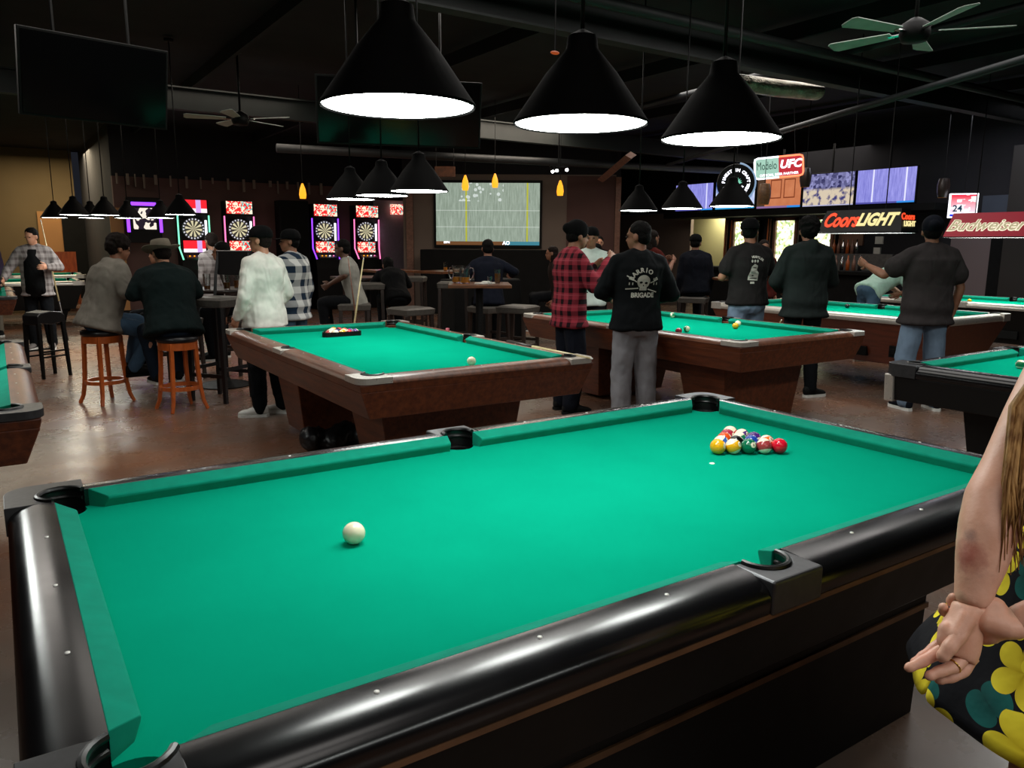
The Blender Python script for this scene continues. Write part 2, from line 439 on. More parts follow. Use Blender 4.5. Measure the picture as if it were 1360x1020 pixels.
T4 = pool_table('brown wood pool table cut off by the left edge of the picture, grey corner castings', (-2.08, 3.41, 0), PI / 2, 'brown', M['wood_rail'], M['wood_red'], M['gunmetal'])
T5 = pool_table('black pool table with silver corner posts at the right edge', (4.56, .08, 0), 0, 'corner', M['black_lam'], M['black_body'], M['gunmetal'])
T6 = pool_table('red-brown coin pool table under the long black beer lamp', (6.95, 3.62, 0), PI / 2, 'coin', M['silver'], M['wood_t6'], M['silver'])
T7 = pool_table('black pool table at far right under the long red lamp', (9.95, 3.45, 0), PI / 2, 'coin', M['silver'], M['black_body'], M['silver'])
T8 = pool_table('distant black pool table by the dark doorway at far left', (-1.50, 15.1, 0), 0, 'coin', M['silver'], M['black_body'], M['silver'])
T9 = pool_table('distant pool table behind the one by the dark doorway', (-1.2, 18.2, 0), 0, 'coin', M['silver'], M['black_body'], M['silver'])
T10 = pool_table('brown pool table end at the far left edge beside the man in the open shirt', (-2.0, 11.5, 0), PI / 2, 'brown', M['wood_rail'], M['wood_red'], M['gunmetal'])

# foot spot
q = MB(); q.lathe([(.0001, BED + .0012), (.009, BED + .0012), (.010, BED)], 14, Matrix.Translation((.635, .02, 0))); tag(obj('spot_sticker', q, M['pearl'], None), 'small white spot sticker on the foreground cloth in front of the racked balls', 'spot sticker')
# ------------------------------------------------------------------ balls
BR = .0286
def ball_mat(name, col, stripe):
    m, nt, b = newmat(name)
    cr = lin('e9e0c4'); c = lin(col)
    if stripe:
        s = nt.nodes.new('ShaderNodeSeparateXYZ'); nt.links.new(coords(nt), s.inputs[0])
        f = mathn(nt, 'LESS_THAN', mathn(nt, 'ABSOLUTE', s.outputs[2]), BR * .52)
        col_ = mixc(nt, f, cr, c)
    else: col_ = c
    s2 = nt.nodes.new('ShaderNodeSeparateXYZ'); nt.links.new(coords(nt), s2.inputs[0])
    f2 = mathn(nt, 'GREATER_THAN', s2.outputs[1], BR * .925)
    o = mixc(nt, f2, col_, cr); nt.links.new(o, b.inputs['Base Color'])
    b.inputs['Roughness'].default_value = .12; b.inputs['Coat Weight'].default_value = .3
    return m
CC = {1: 'e8a713', 2: '1f3f9a', 3: 'd0142c', 4: '4a2470', 5: 'e2501a', 6: '0c6a4a', 7: 'a3283c', 8: '101010', 9: 'e8a713', 10: '2d5db0', 11: 'c8283a', 12: '56307c', 13: 'e8641c', 14: '1a7a50', 15: 'a33a3c'}
NM = {1: 'yellow solid', 2: 'blue solid', 3: 'red solid', 4: 'purple solid', 5: 'orange solid', 6: 'green solid', 7: 'maroon solid', 8: 'black', 9: 'yellow striped', 10: 'blue striped', 11: 'red striped', 12: 'purple striped', 13: 'orange striped', 14: 'green striped', 15: 'maroon striped'}
bm_ = {k: ball_mat('ball_' + NM[k].replace(' ', '_'), CC[k], k > 8) for k in CC}
m, nt, b = newmat('cue_ball_cream'); b.inputs['Base Color'].default_value = lin('ece2c2'); b.inputs['Roughness'].default_value = .15; bm_[0] = m
_bme = {}
def ball(num, x, y, label, group=None, rot=(0, 0, 0), number=False, z=BED + BR):
    if num not in _bme:
        q = MB(); q.ell((0, 0, 0), (BR, BR, BR), n=32); me = q.mesh('ball'); me.materials.append(bm_[num]); me.polygons.foreach_set('use_smooth', [True] * len(me.polygons)); _bme[num] = me
    o = bpy.data.objects.new('pool_ball' if num else 'cue_ball', _bme[num]); COL.objects.link(o); o.location = (x, y, z); o.rotation_euler = rot
    tag(o, label, 'ball', group)
    if number and num:
        t = text_mesh(str(num), .013, 0, .0003, 0)
        for v in t.vertices:
            p = Vector((-v.co.x, BR, v.co.y)); p.y = math.sqrt(max(0, (BR + .0002) ** 2 - p.x ** 2 - p.z ** 2)); v.co = p
        n = link('number', t, M['black'], o)
    return o
ball(0, -.70, 0, 'cream cue ball alone on the foreground table')
lat = {(0, 0): 1, (1, 0): 9, (1, 1): 10, (2, 0): 6, (2, 1): 8, (2, 2): 5, (3, 0): 15, (3, 1): 2, (3, 2): 14, (3, 3): 7, (4, 0): 3, (4, 1): 13, (4, 2): 4, (4, 3): 12, (4, 4): 11}
WH = {(0, 0): 'at the left point of the rack', (1, 0): 'second from left in the front row', (1, 1): 'just behind the yellow solid', (2, 0): 'in the middle of the front row', (2, 1): 'in the heart of the rack',
      (2, 2): 'on the back edge behind the blue stripe', (3, 0): 'fourth in the front row', (3, 1): 'behind the green and maroon-striped balls', (3, 2): 'inside the rack near the back', (3, 3): 'on the back edge next to the orange solid',
      (4, 0): 'at the right point of the rack', (4, 1): 'behind the red ball on the right side', (4, 2): 'in the middle of the right side', (4, 3): 'near the back of the right side', (4, 4): 'at the hidden back point'}
d_ = .0576
for (k, j), n in lat.items():
    x = .746 + k * d_ * .866; y = .094 + (j - k / 2) * d_
    rr = random.Random(n * 13 + 5)
    ball(n, x, y, NM[n] + ' pool ball ' + WH[(k, j)], 'balls racked on the foreground table', (rr.uniform(.1, .8) if n != 8 else .9, rr.uniform(-.7, .7), PI + rr.uniform(-.1, 1.3)), True)
# table 2 rack + triangle
tx, ty = .93, 4.36
i = 0
order = [1, 9, 3, 14, 8, 5, 13, 4, 11, 2, 5, 10, 1, 7, 3]
order[10:] = [15, 13, 1, 3, 12]
for k in range(5):
    for j in range(k + 1):
        n = order[i]; i += 1
        ball(n, tx + (j - k / 2) * d_, ty + .10 - k * d_ * .866, 'pool ball inside the black triangle, %s, row %s from its point' % (NM[n], ('one', 'two', 'three', 'four', 'five')[k]) + ('' if not (k == 4 and j == 3) else ' right'), 'balls in the triangle on the brown table', (random.uniform(0, 1.2), random.uniform(-1, 1), random.uniform(0, 6)))
q = MB()
R_ = .215; cxx, cyy = tx, ty - .017
o_ = [(cxx + R_ * math.cos(math.radians(a)), cyy + R_ * math.sin(math.radians(a))) for a in (90, 210, 330)]
def roundtri(rad, rr):
    pts = []
    for a in (90, 210, 330):
        cx, cy = cxx + (rad - rr * 2) * math.cos(math.radians(a)), cyy + (rad - rr * 2) * math.sin(math.radians(a))
        pts += arcpts(cx, cy, rr, a - 60, a + 60, 6)
    return pts
ro, ri = roundtri(.222, .035), roundtri(.200, .028)
q.loft([[(x, y, BED) for x, y in ro], [(x, y, BED + .038) for x, y in ro], [(x, y, BED + .038) for x, y in ri], [(x, y, BED) for x, y in ri], [(x, y, BED) for x, y in ro]], cap=False)
tag(obj('ball_rack', q, M['black'], None), 'black triangle rack around the balls on the brown table', 'ball rack')
ball(0, 1.04, 2.36, 'cream cue ball near the right end of the brown table')
ball(13, 4.50, 4.28, 'orange striped ball on the far rail side of the scattered-ball table', None, (1.2, 0, 1))
ball(14, 4.50, 4.06, 'green striped ball right of the orange striped one by the far cushion', None, (.2, .3, 2))
ball(14, 3.63, 3.02, 'pale striped ball near the near-left rail of the scattered-ball table', None, (1.5, .2, 0))
ball(7, 3.44, 2.93, 'maroon ball half hidden behind the near-left rail', None, (.3, 1.2, 0))
ball(1, 4.22, 2.98, 'yellow solid ball near the far side pocket')
ball(0, 4.42, 3.12, 'cream cue ball just behind the yellow solid ball')
ball(8, 7.35, 3.90, 'black ball on the red-brown coin table')
ball(14, 3.93, .46, 'green striped ball on the black table at the right edge', None, (.1, .1, .5))
ball(1, 9.75, 3.62, 'yellow ball on the far right table beside a reaching hand')
def chalk(x, y, z, label, m_):
    q = MB(); q.box((0, 0, .0105), (.022, .022, .021)); o = obj('chalk_cube', q, m_, None, False, .002); o.location = (x, y, z); o.rotation_euler = (0, 0, .3); tag(o, label, 'chalk')
M['chalkred'] = mat('chalk_red', 'c86a78', .9, var=.1)
chalk(1.695, 3.86, .8035, 'pink chalk cube on the far rail of the brown table', M['chalkred'])
M['chalkblue'] = mat('chalk_blue', '3a5fae', .9, var=.1)
chalk(6.25, 2.45, .805, 'blue chalk cube on the near rail of the coin table', M['chalkblue'])

# ------------------------------------------------------------------ pool lamps
def make_lamp(label, x, y, zr=1.84, D=.376, top=3.86):
    t = thing('pool_lamp', label, 'lamp', (x, y, zr), 0)
    r = D / 2
    q = MB(); q.lathe([(r, 0), (r + .002, .006), (.10, .135), (.045, .20), (.04, .235), (.012, .25), (.0001, .25)], 40, cap=False)
    q.lathe([(r - .003, .0), (.098, .13), (.04, .2)], 40, cap=False)
    obj('shade', q, M['lampblack'], t, 'auto')
    q = MB(); q.lathe([(.0001, .004), (r - .004, .004)], 40, cap=False)
    me = q.mesh('diffuser'); link('diffuser', me, M['diffuser'], t)
    q = MB(); q.tube([(0, 0, .245), (0, 0, top - zr)], .006, 8); q.lathe([(.05, top - zr - .03), (.055, top - zr)], 16); obj('cord', q, M['black'], t, True)
    return t
l0 = make_lamp('nearest large round lamp, leftmost of the three over the foreground table', -.535, .04)
dup(l0, (.017, .02, 1.845), 0, 'middle one of the three large lamps over the foreground table')
dup(l0, (.575, .005, 1.845), 0, 'rightmost of the three large lamps over the foreground table')
P_ = ['nearest', 'middle', 'farthest']
for (cx, cy, dx, dy, nm) in ((.93, 3.41, 0, .58, 'over the brown table with the triangle'), (3.905, 3.41, 0, .58, 'over the table behind the skull hoodie man')):
    for k in (-1, 0, 1): dup(l0, (cx + dx * k, cy + dy * k, 1.845), 0, '%s of the row of lamps %s' % (P_[k + 1], nm))
for (cx, cy, dx, dy, nm) in ((-2.06, 3.41, 0, .58, 'over the left table outside the picture'), (4.56, .08, .58, 0, 'over the right table outside the picture'), (0.3, -3.3, .58, 0, 'added unseen behind the viewer')):
    for k in (-1, 0, 1): dup(l0, (cx + dx * k, cy + dy * k, 1.845), 0, '%s lamp of the row %s' % (P_[k + 1], nm))  # the row behind the viewer is added to light the woman's arm
for i, (px, D) in enumerate(((73, 11.4), (99, 10.2), (121, 11.4), (140, 10.2))):
    p = at(px, 290, D); dup(l0, (p.x, p.y, 1.86), 0, '%s of the four small lamps before the tan wall at far left' % ('leftmost', 'second', 'third', 'rightmost')[i])
for i, (px, D) in enumerate(((170, 10.9), (214, 10.7), (240, 9.4))):
    p = at(px, 290, D); dup(l0, (p.x, p.y, 1.845), 0, ('lamp above the seated grey hoodie', 'lamp left of the two above the tan hat', 'lamp partly before the first dart machine')[i])
def bar_lamp(label, cx, cy, y0, y1, m_, w=.34, z=1.68, h=.27):
    t = thing('bar_lamp', label, 'lamp', (cx, 0, z))
    q = MB()
    o = [(-w / 2, y0, 0), (w / 2, y0, 0), (w / 2, y1, 0), (-w / 2, y1, 0)]; tp = [(-w / 2 + .09, y0 + .07, h), (w / 2 - .09, y0 + .07, h), (w / 2 - .09, y1 - .07, h), (-w / 2 + .09, y1 - .07, h)]
    q.add(o + tp, [(4, 5, 6, 7), (0, 1, 5, 4), (1, 2, 6, 5), (2, 3, 7, 6), (3, 0, 4, 7)])
    obj('shade', q, m_, t, False)
    q = MB()
    for ya, yb, xa, xb in ((y0, y0 + .012, -w / 2, w / 2), (y1 - .012, y1, -w / 2, w / 2), (y0, y1, -w / 2 - .002, -w / 2 + .012), (y0, y1, w / 2 - .012, w / 2 + .002)):
        q.box(((xa + xb) / 2, (ya + yb) / 2, -.006), (xb - xa, yb - ya, .016))
    obj('rim', q, M['chrome'], t, False)
    q = MB(); q.add([(-w / 2 + .015, y0 + .015, .006), (w / 2 - .015, y0 + .015, .006), (w / 2 - .015, y1 - .015, .006), (-w / 2 + .015, y1 - .015, .006)], [(0, 3, 2, 1)])
    obj('diffuser', q, M['barlight'], t, False)
    for yy in (y0 + .3, y1 - .3):
        q = MB(); q.tube([(0, yy, h), (0, yy, 3.86 - z)], .006, 6); obj('chain', q, M['black'], t)
    return t
M['lamp_black_panel'] = mat('lamp_panel_black', '15181a', .5, var=.05)
M['neon_red'] = emis('sign_red_letters', 'ff4a26', 1.3); M['sign_cream'] = emis('sign_cream_letters', 'f7e6a0', 1.1)
cl = bar_lamp('long black beer lamp with red and cream lettering over the coin pool table', 6.95, 0, 2.97, 4.02, M['lamp_black_panel'], .34, 1.68, .25)
sl = Vector((.09, 0, .25)).normalized()
X = frame((6.95 - .17 + .045 - .006, 3.50, 1.68 + .125), (0, -1, 0), sl)
def lampchild(name, me, m_, t, X): o = put(name, me, m_, None, X); o.parent = t; o.matrix_parent_inverse = Matrix.Translation(t.location).inverted(); return o
tt = text_mesh('Coors', .235, .35, .006, .004); tt.transform(Matrix.Translation((-.235, .005, 0)) @ Matrix.Diagonal((.72, 1, 1, 1))); lampchild('lettering', tt, M['neon_red'], cl, X)
tt = text_mesh('LIGHT', .20, .3, .007, .004); tt.transform(Matrix.Translation((.20, .005, 0)) @ Matrix.Diagonal((.80, 1, 1, 1))); lampchild('lettering', tt, M['sign_cream'], cl, X)
# end face
se = Vector((0, .07, .27)).normalized(); X = frame((6.95, 2.97 + .03, 1.68 + .12), (1, 0, 0), se)
tt = text_mesh('Coors', .10, .35, .003, .003); tt.transform(Matrix.Translation((-.01, .04, 0.006))); lampchild('lettering', tt, M['neon_red'], cl, X)
tt = text_mesh('LIGHT', .08, .3, .003, .003); tt.transform(Matrix.Translation((.0, -.04, 0.006))); lampchild('lettering', tt, M['sign_cream'], cl, X)
M['lamp_red'] = mat('lamp_panel_red', '8c0f22', .45, var=.05)
m, nt, b = newmat('lamp_panel_red_lit'); b.inputs['Base Color'].default_value = lin('8c0f22'); b.inputs['Emission Color'].default_value = lin('7a0c20'); b.inputs['Emission Strength'].default_value = .8; M['lamp_red'] = m
bl = bar_lamp('long red beer lamp with cream script lettering at the right edge', 9.95, 0, 2.6, 4.07, M['lamp_red'], .42, 1.66, .32)
M['script_cream'] = emis('script_cream', 'cdbf94', .75); M['script_edge'] = emis('script_outline', 'fff6d8', 1.0)
sl = Vector((.09, 0, .32)).normalized(); X = frame((9.95 - .21 + .045 - .006, 3.55, 1.66 + .15), (0, -1, 0), sl)
tt = text_mesh('Budweiser', .25, .45, .012, .003); tt.transform(Matrix.Translation((-.004, -.004, 0)) @ Matrix.Diagonal((.92, .85, 1, 1))); lampchild('lettering_outline', tt, M['script_edge'], bl, X)
tt = text_mesh('Budweiser', .25, .45, .002, .006); tt.transform(Matrix.Diagonal((.92, .85, 1, 1))); lampchild('lettering', tt, M['script_cream'], bl, X)

# ------------------------------------------------------------------ room
m, nt, b = newmat('stained_concrete_floor')
co = coords(nt); f1 = noisef(nt, co, .55, 5, .55); f2 = noisef(nt, co, 4, 6, .6)
c = mixc(nt, mapr(nt, f1, .4, .62), lin('7e5640'), lin('6e645b')); c = mixc(nt, mathn(nt, 'MULTIPLY', mapr(nt, f2, .35, .7), .4), c, lin('553e32'))
nt.links.new(c, b.inputs['Base Color']); nt.links.new(mapr(nt, f2, .2, .8, .22, .34), b.inputs['Roughness']); bump(nt, b, noisef(nt, co, 5, 2), .02, .02)
b.inputs['Specular IOR Level'].default_value = .5; M['floor'] = m
M['ceil'] = mat('ceiling_black', '0a0d12', .9, var=.2, vscale=1)
M['wall_brown'] = mat('wall_brown_paint', '5a403b', .85, var=.08, vscale=1.5)
M['wall_dark'] = mat('wall_dark_paint', '17171d', .85, var=.1, vscale=1.5)
M['wall_tan'] = mat('wall_tan_paint', '6b5a3c', .85, var=.06, vscale=1)
M['wall_orange'] = mat('wall_orange_paint', 'a97a4a', .85, var=.06, vscale=1)
M['wall_grey'] = mat('wall_grey_beige', '7a6c62', .85, var=.06, vscale=1)
M['wall_yellow'] = mat('wall_pale_yellow', 'c9c08a', .8, var=.04, vscale=1)
M['wood_trim'] = wood('trim_wood', '6f4a3a', '8c6350', .5)
def wall(name, p0, p1, z0, z1, th, m_):
    p0 = Vector((p0[0], p0[1], 0)); p1 = Vector((p1[0], p1[1], 0)); d = (p1 - p0); n = Vector((-d.y, d.x, 0)).normalized() * th
    q = MB(); q.prism([(p0.x, p0.y), (p1.x, p1.y), (p1.x + n.x, p1.y + n.y), (p0.x + n.x, p0.y + n.y)], z0, z1); return struct(name, q, m_, None, False)
q = MB(); q.box((3.3, 8.0, -.05), (21.6, 29.6, .1)); struct('floor', q, M['floor'], None, False)
q = MB(); q.box((3.3, 8.0, 3.95), (21.6, 29.6, .1)); struct('ceiling', q, M['ceil'], None, False)
wall('wall_back', (-5.5, 22.5), (.55, 22.5), 0, 3.9, .15, M['wall_tan'])
wall('wall_back_upper', (.72, 16.05), (7.3, 16.05), 0, 2.83, .15, M['wall_brown'])
wall('wall_back_top', (.72, 16.12), (9.0, 16.12), 2.83, 3.9, .1, M['wall_dark'])
wall('wall_passage', (.72, 22.6), (.72, 16.2), 0, 3.9, .12, M['wall_dark'])
wall('wall_left', (-6.5, -6), (-6.5, 22.6), 0, 3.9, -.15, M['wall_dark'])
wall('wall_front', (-6.6, -6), (13.4, -6), 0, 3.9, -.15, M['wall_dark'])
wall('wall_right', (13.25, 4.55), (13.25, -6), 0, 3.9, .15, M['wall_dark'])
# bar wall with pale rear passage
wall('wall_bar', (13.25, 11.1), (13.25, 4.55), 0, 3.9, .15, M['wall_dark'])
wall('wall_bar_passage', (13.9, 13.0), (13.9, 10.3), 0, 2.6, .1, M['wall_yellow'])
wall('wall_bar_soffit', (13.1, 16), (13.1, 10.9), 2.33, 3.9, .1, M['wall_dark'])
wall('wall_bar_side', (13.25, 16.0), (13.25, 12.2), 0, 2.33, .1, M['wall_grey'])
# angled screen wall
sL, sR = at(536, 320, 17.45), at(822, 320, 17.3)
wall('wall_screen', (sL.x, sL.y), (sR.x, sR.y), 0, 3.05, .12, M['wall_grey'])
u_ = Vector((sR.x - sL.x, sR.y - sL.y, 0)).normalized(); nrm = Vector((u_.y, -u_.x, 0))
def swp(px, off=.03): # point on screen wall for pixel column
    d = CF + CR * ((px - 680) / FP) - CU * ((320 - 510) / FP)
    s_ = Vector((sL.x, sL.y, 0)); t_ = ((s_ - CP).dot(nrm) + off) / d.dot(nrm); p = CP + d * t_; return Vector((p.x, p.y, 0))
def panel(name, pa, pb, z0, z1, m_, th=.05):
    wall(name, (pa.x, pa.y), (pb.x, pb.y), z0, z1, th, m_)
panel('trim_1', swp(816, .06), swp(823, .06), 0, 3.0, M['wood_trim'], .12)
panel('wall_screen_brown', swp(752, .02), swp(815, .02), 0, 3.02, M['wall_brown'], .02)
panel('trim_2', swp(540, .05), swp(549, .05), 0, 2.7, M['wood_trim'], .05)
wall('wall_behind_screen', (sR.x, sR.y), (13.3, 16.0), 0, 3.9, .1, M['wall_dark'])
wall('wall_screen_top', (sL.x, sL.y + .02), (sR.x, sR.y + .02), 3.05, 3.9, .1, M['wall_dark'])
# tan left passage: orange panel, dark doorway
w1 = atp(55, 340, 1, 22.3); w2 = atp(95, 340, 1, 22.3); w3 = atp(134, 340, 1, 22.3)
wall('wall_back_orange', (w1.x, 22.42), (w2.x, 22.42), 0, 2.3, .05, M['wall_orange'])
q = MB(); q.box(((w2.x + w3.x) / 2 - .1, 22.36, 1.1), (w3.x - w2.x + .1, .06, 2.2)); struct('door_1', q, M['matteblack'], None, False)
M['wall_orange_strip'] = M['wall_orange']
wall('wall_passage_end', (.62, 16.0), (.86, 16.0), 0, 2.2, .05, M['wall_orange'])
# wall top: dark uneven studs
q = MB(); x = .8
rr = random.Random(3)
while x < 7.0:
    w = rr.uniform(.02, .06); h = rr.uniform(.12, .28); q.box((x, 15.98, 2.83 - h / 2 + .05), (w, .05, h)); x += w + rr.uniform(.08, .32)
struct('trim_3', q, M['wall_grey'], None, False)
# baseboards
q = MB(); q.box((4.0, 16.02, .06), (6.6, .05, .12)); struct('baseboard_back', q, M['black'], None, False)
# ceiling beams, pipes and duct
def beam(name, a, b_, w, h, m_):
    a = Vector(a); b_ = Vector(b_); q = MB(); d = (b_ - a); L = d.length; ang = math.atan2(d.y, d.x)
    q.box((0, 0, 0), (L, w, h), Matrix.Translation((a + b_) / 2) @ Matrix.Rotation(ang, 4, 'Z')); o = struct(name, q, m_, None, False); return o
M['beam'] = mat('beam_grey_green', '0f1614', .6, var=.2, vscale=3); M['pipe'] = mat('pipe_grey', '1f2224', .55, metal=.1, var=.2, vscale=5)
def ibeam(name, y, x0, x1, z):
    q = MB(); L = x1 - x0
    q.box(((x0 + x1) / 2, y, z), (L, .14, .018)); q.box(((x0 + x1) / 2, y, z + .28), (L, .14, .018)); q.box(((x0 + x1) / 2, y, z + .14), (L, .012, .27)); struct(name, q, M['beam'], None, False)
ibeam('beam_1', 3.85, -6, 13, 3.3); ibeam('beam_2', 9.9, -6, 13, 3.3); ibeam('beam_3', -2.2, -6, 13, 3.3)
for i, xx in enumerate((-3.6, -1.2, 1.2, 3.6, 6.0, 8.4, 10.8)):
    q = MB(); q.box((xx, 8, 3.78), (.05, 28, .16)); struct('joist_%d' % (i + 1), q, M['ceil'], None, False)
def pipe(label, pts, r, m_):
    q = MB(); q.tube(pts, r, 10); return tag(obj('pipe', q, m_, None, True), label, 'pipe')
pipe('grey ceiling pipe running towards the bar above the rightmost big lamp', [(5.3, .4, 3.05), (9.6, 9.4, 3.05)], .03, M['pipe'])
pipe('thin ceiling conduit beside the grey pipe', [(5.6, .4, 3.1), (9.9, 9.4, 3.1)], .015, M['pipe'])
pipe('dark round pipe along the big ceiling beam', [(-6, 3.55, 3.5), (13, 3.55, 3.5)], .05, M['beam'])
pipe('grey ceiling pipe crossing high at the right', [(6.2, -1, 3.66), (7.8, 12, 3.66)], .04, M['pipe'])
pipe('thick dark pipe above the projection screen', [(2.5, 10.9, 3.0), (12.3, 10.0, 3.12)], .07, M['pipe'])
m, nt, b = newmat('duct_foil'); co = coords(nt); b.inputs['Metallic'].default_value = 1; b.inputs['Roughness'].default_value = .25
nt.links.new(mixc(nt, noisef(nt, co, 6, 4), lin('4a463c'), lin('cfc9b4')), b.inputs['Base Color']); bump(nt, b, noisef(nt, co, 9, 5, .7), 1., .05); M['foil'] = m
p = at(1030, 117, 9.3)
q = MB(); q.tube([(p.x - .65, p.y + .12, p.z + .02), (p.x, p.y, p.z), (p.x + .65, p.y - .12, p.z)], [.13, .14, .13], 14, flat=.7); tag(obj('air_duct', q, M['foil'], None, 'auto'), 'crinkled silver foil duct under the ceiling beam', 'duct')
# diagonal beam with light end (near the pillar)
pa, pb = at(800, 238, 13), at(838, 206, 11.5)
q = MB(); q.tube([pa, pb], .09, 4, flat=.6); tag(obj('roof_brace', q, M['wood_trim'], None, False), 'pale diagonal brace at the ceiling beside the brown wall panel', 'brace')

# ------------------------------------------------------------------ fans
def fan(label, loc, blade_len, ang0, m_, drop):
    t = thing('ceiling_fan', label, 'ceiling fan', loc)
    q = MB(); q.lathe([(.02, -.08), (.09, -.07), (.11, -.02), (.10, .05), (.04, .09), (.015, .1)], 20); obj('motor', q, M['black'], t, True)
    q = MB(); q.tube([(0, 0, .08), (0, 0, drop)], .014, 8); q.lathe([(.06, drop - .06), (.07, drop)], 14); obj('downrod', q, M['black'], t, True)
    for k in range(5):
        a = ang0 + k * 2 * PI / 5
        X = Matrix.Rotation(a, 4, 'Z') @ Matrix.Rotation(math.radians(12), 4, 'X')
        q = MB(); P = [(.17, -.045), (.17, .045), (blade_len - .03, .075), (blade_len, .05), (blade_len, -.05), (blade_len - .03, -.075)]
        q.prism(P, -.004, .004, X); bl_ = obj('blade', q, m_, t, False, .002)
        q = MB(); q.box((.14, 0, -.006), (.12, .03, .008), X); obj('blade_arm', q, M['chrome'], bl_, False)
    return t
M['fan_blade'] = mat('fan_blade_grey', 'a9b5ab', .5, var=.08)
fan('white-grey bladed ceiling fan at the upper right', (4.5, 1.69, 3.1), .66, math.radians(-48), M['fan_blade'], .8)
fan('dim ceiling fan at the upper left above the dart machines', (1.35, 8.6, 3.05), .66, math.radians(25), M['fan_blade'], .85)
# hanging off televisions
def hang_tv(label, c, w, h, yaw, tilt):
    t = thing('hanging_television', label, 'television', c, yaw)
    R = Matrix.Rotation(tilt, 4, 'X')
    q = MB(); q.box((0, .03, 0), (w, .05, h), R); obj('housing', q, M['black'], t, False, .006)
    q = MB(); q.box((0, 0, 0), (w - .04, .008, h - .04), R); obj('screen', q, M['blackg'], t, False)
    for s in (-1, 1):
        q = MB(); q.tube([(s * w * .25, .05, h * .4), (s * w * .25, .05, 3.87 - c[2])], .012, 6); obj('hanger', q, M['black'], t)
    return t
p = at(130, 108, 6.0); hang_tv('dark switched-off hanging television at upper left reflecting green', p, 1.08, .62, math.radians(12), math.radians(12))
p = at(532, 150, 7.4); hang_tv('dark switched-off hanging television behind the nearest big lamp', p, 1.58, .62, math.radians(-20), math.radians(12))

# ------------------------------------------------------------------ amber pendants, track light
M['amber'] = emis('amber_glass_lit', 'ffa21c', 1.6); M['ambercore'] = emis('amber_core', 'fff0a0', 5)
def pendant(px, py, D, label):
    p = at(px, py, D); t = thing('amber_pendant', label, 'pendant lamp', p, 0, 'amber pendant lamps over the pub area')
    q = MB(); q.lathe([(.045, -.10), (.055, -.04), (.045, .04), (.02, .11), (.012, .13)], 18, cap=False); obj('glass_shade', q, M['amber'], t, True)
    q = MB(); q.ell((0, 0, -.04), (.034, .034, .05)); obj('bulb', q, M['ambercore'], t, True)
    q = MB(); q.tube([(0, 0, .12), (0, 0, 3.88 - p.z)], .005, 6); obj('cord', q, M['black'], t)
for a in ((402, 255, 12.0, 'amber pendant lamp between the dart machines'), (618, 244, 12.0, 'left one of two amber pendants before the projection screen'), (657.5, 241, 13.0, 'right one of two amber pendants before the projection screen'), (744, 251, 12.0, 'amber pendant lamp right of the projection screen')): pendant(*a)
M['spotw'] = emis('spot_bulb', 'ffffff', 9)
p = at(742, 226, 12.2); t = thing('track_light', 'ceiling spotlight cluster above the right amber pendant', 'track light', p)
q = MB(); q.box((0, 0, .06), (.36, .04, .03)); q.tube([(0, 0, .07), (0, 0, 3.88 - p.z)], .01, 6); obj('track', q, M['black'], t, False)
for dx, dz in ((-.14, -.02), (-.06, .0), (.14, .02)):
    q = MB(); q.tube([(dx, 0, .05), (dx, -.02, dz)], [.02, .035], 10); h_ = obj('spot_head', q, M['black'], t, True)
    q = MB(); q.ell((dx, -.03, dz - .01), (.026, .026, .026)); obj('bulb', q, M['spotw'], h_, True)
M['orangeglow'] = emis('orange_glass', 'c9531a', .5)
p0 = at(578, 221, 13); t = thing('hanging_sign', 'small dim orange hanging sign left of the projection screen', 'sign', at(591, 228, 13), math.radians(-34))
q = MB(); q.box((0, 0, 0), (.34, .03, .17)); obj('panel', q, mat('sign_brown', '6a3c1e', .5, var=.3, vscale=14), t, False, .004)
for s in (-1, 1):
    q = MB(); q.tube([(s * .15, 0, .08), (s * .15, 0, 1.1)], .004, 5); obj('hanger', q, M['black'], t)
p = at(737, 70, 5.2); t = thing('orange_lamp_glint', 'small dim orange bulb fixture high under the beam', 'bulb', p)
q = MB(); q.ell((0, 0, 0), (.035, .02, .012)); obj('bulb', q, M['orangeglow'], t, True)
q = MB(); q.tube([(0, 0, .01), (0, 0, 3.88 - p.z)], .005, 5); obj('cord', q, M['black'], t)

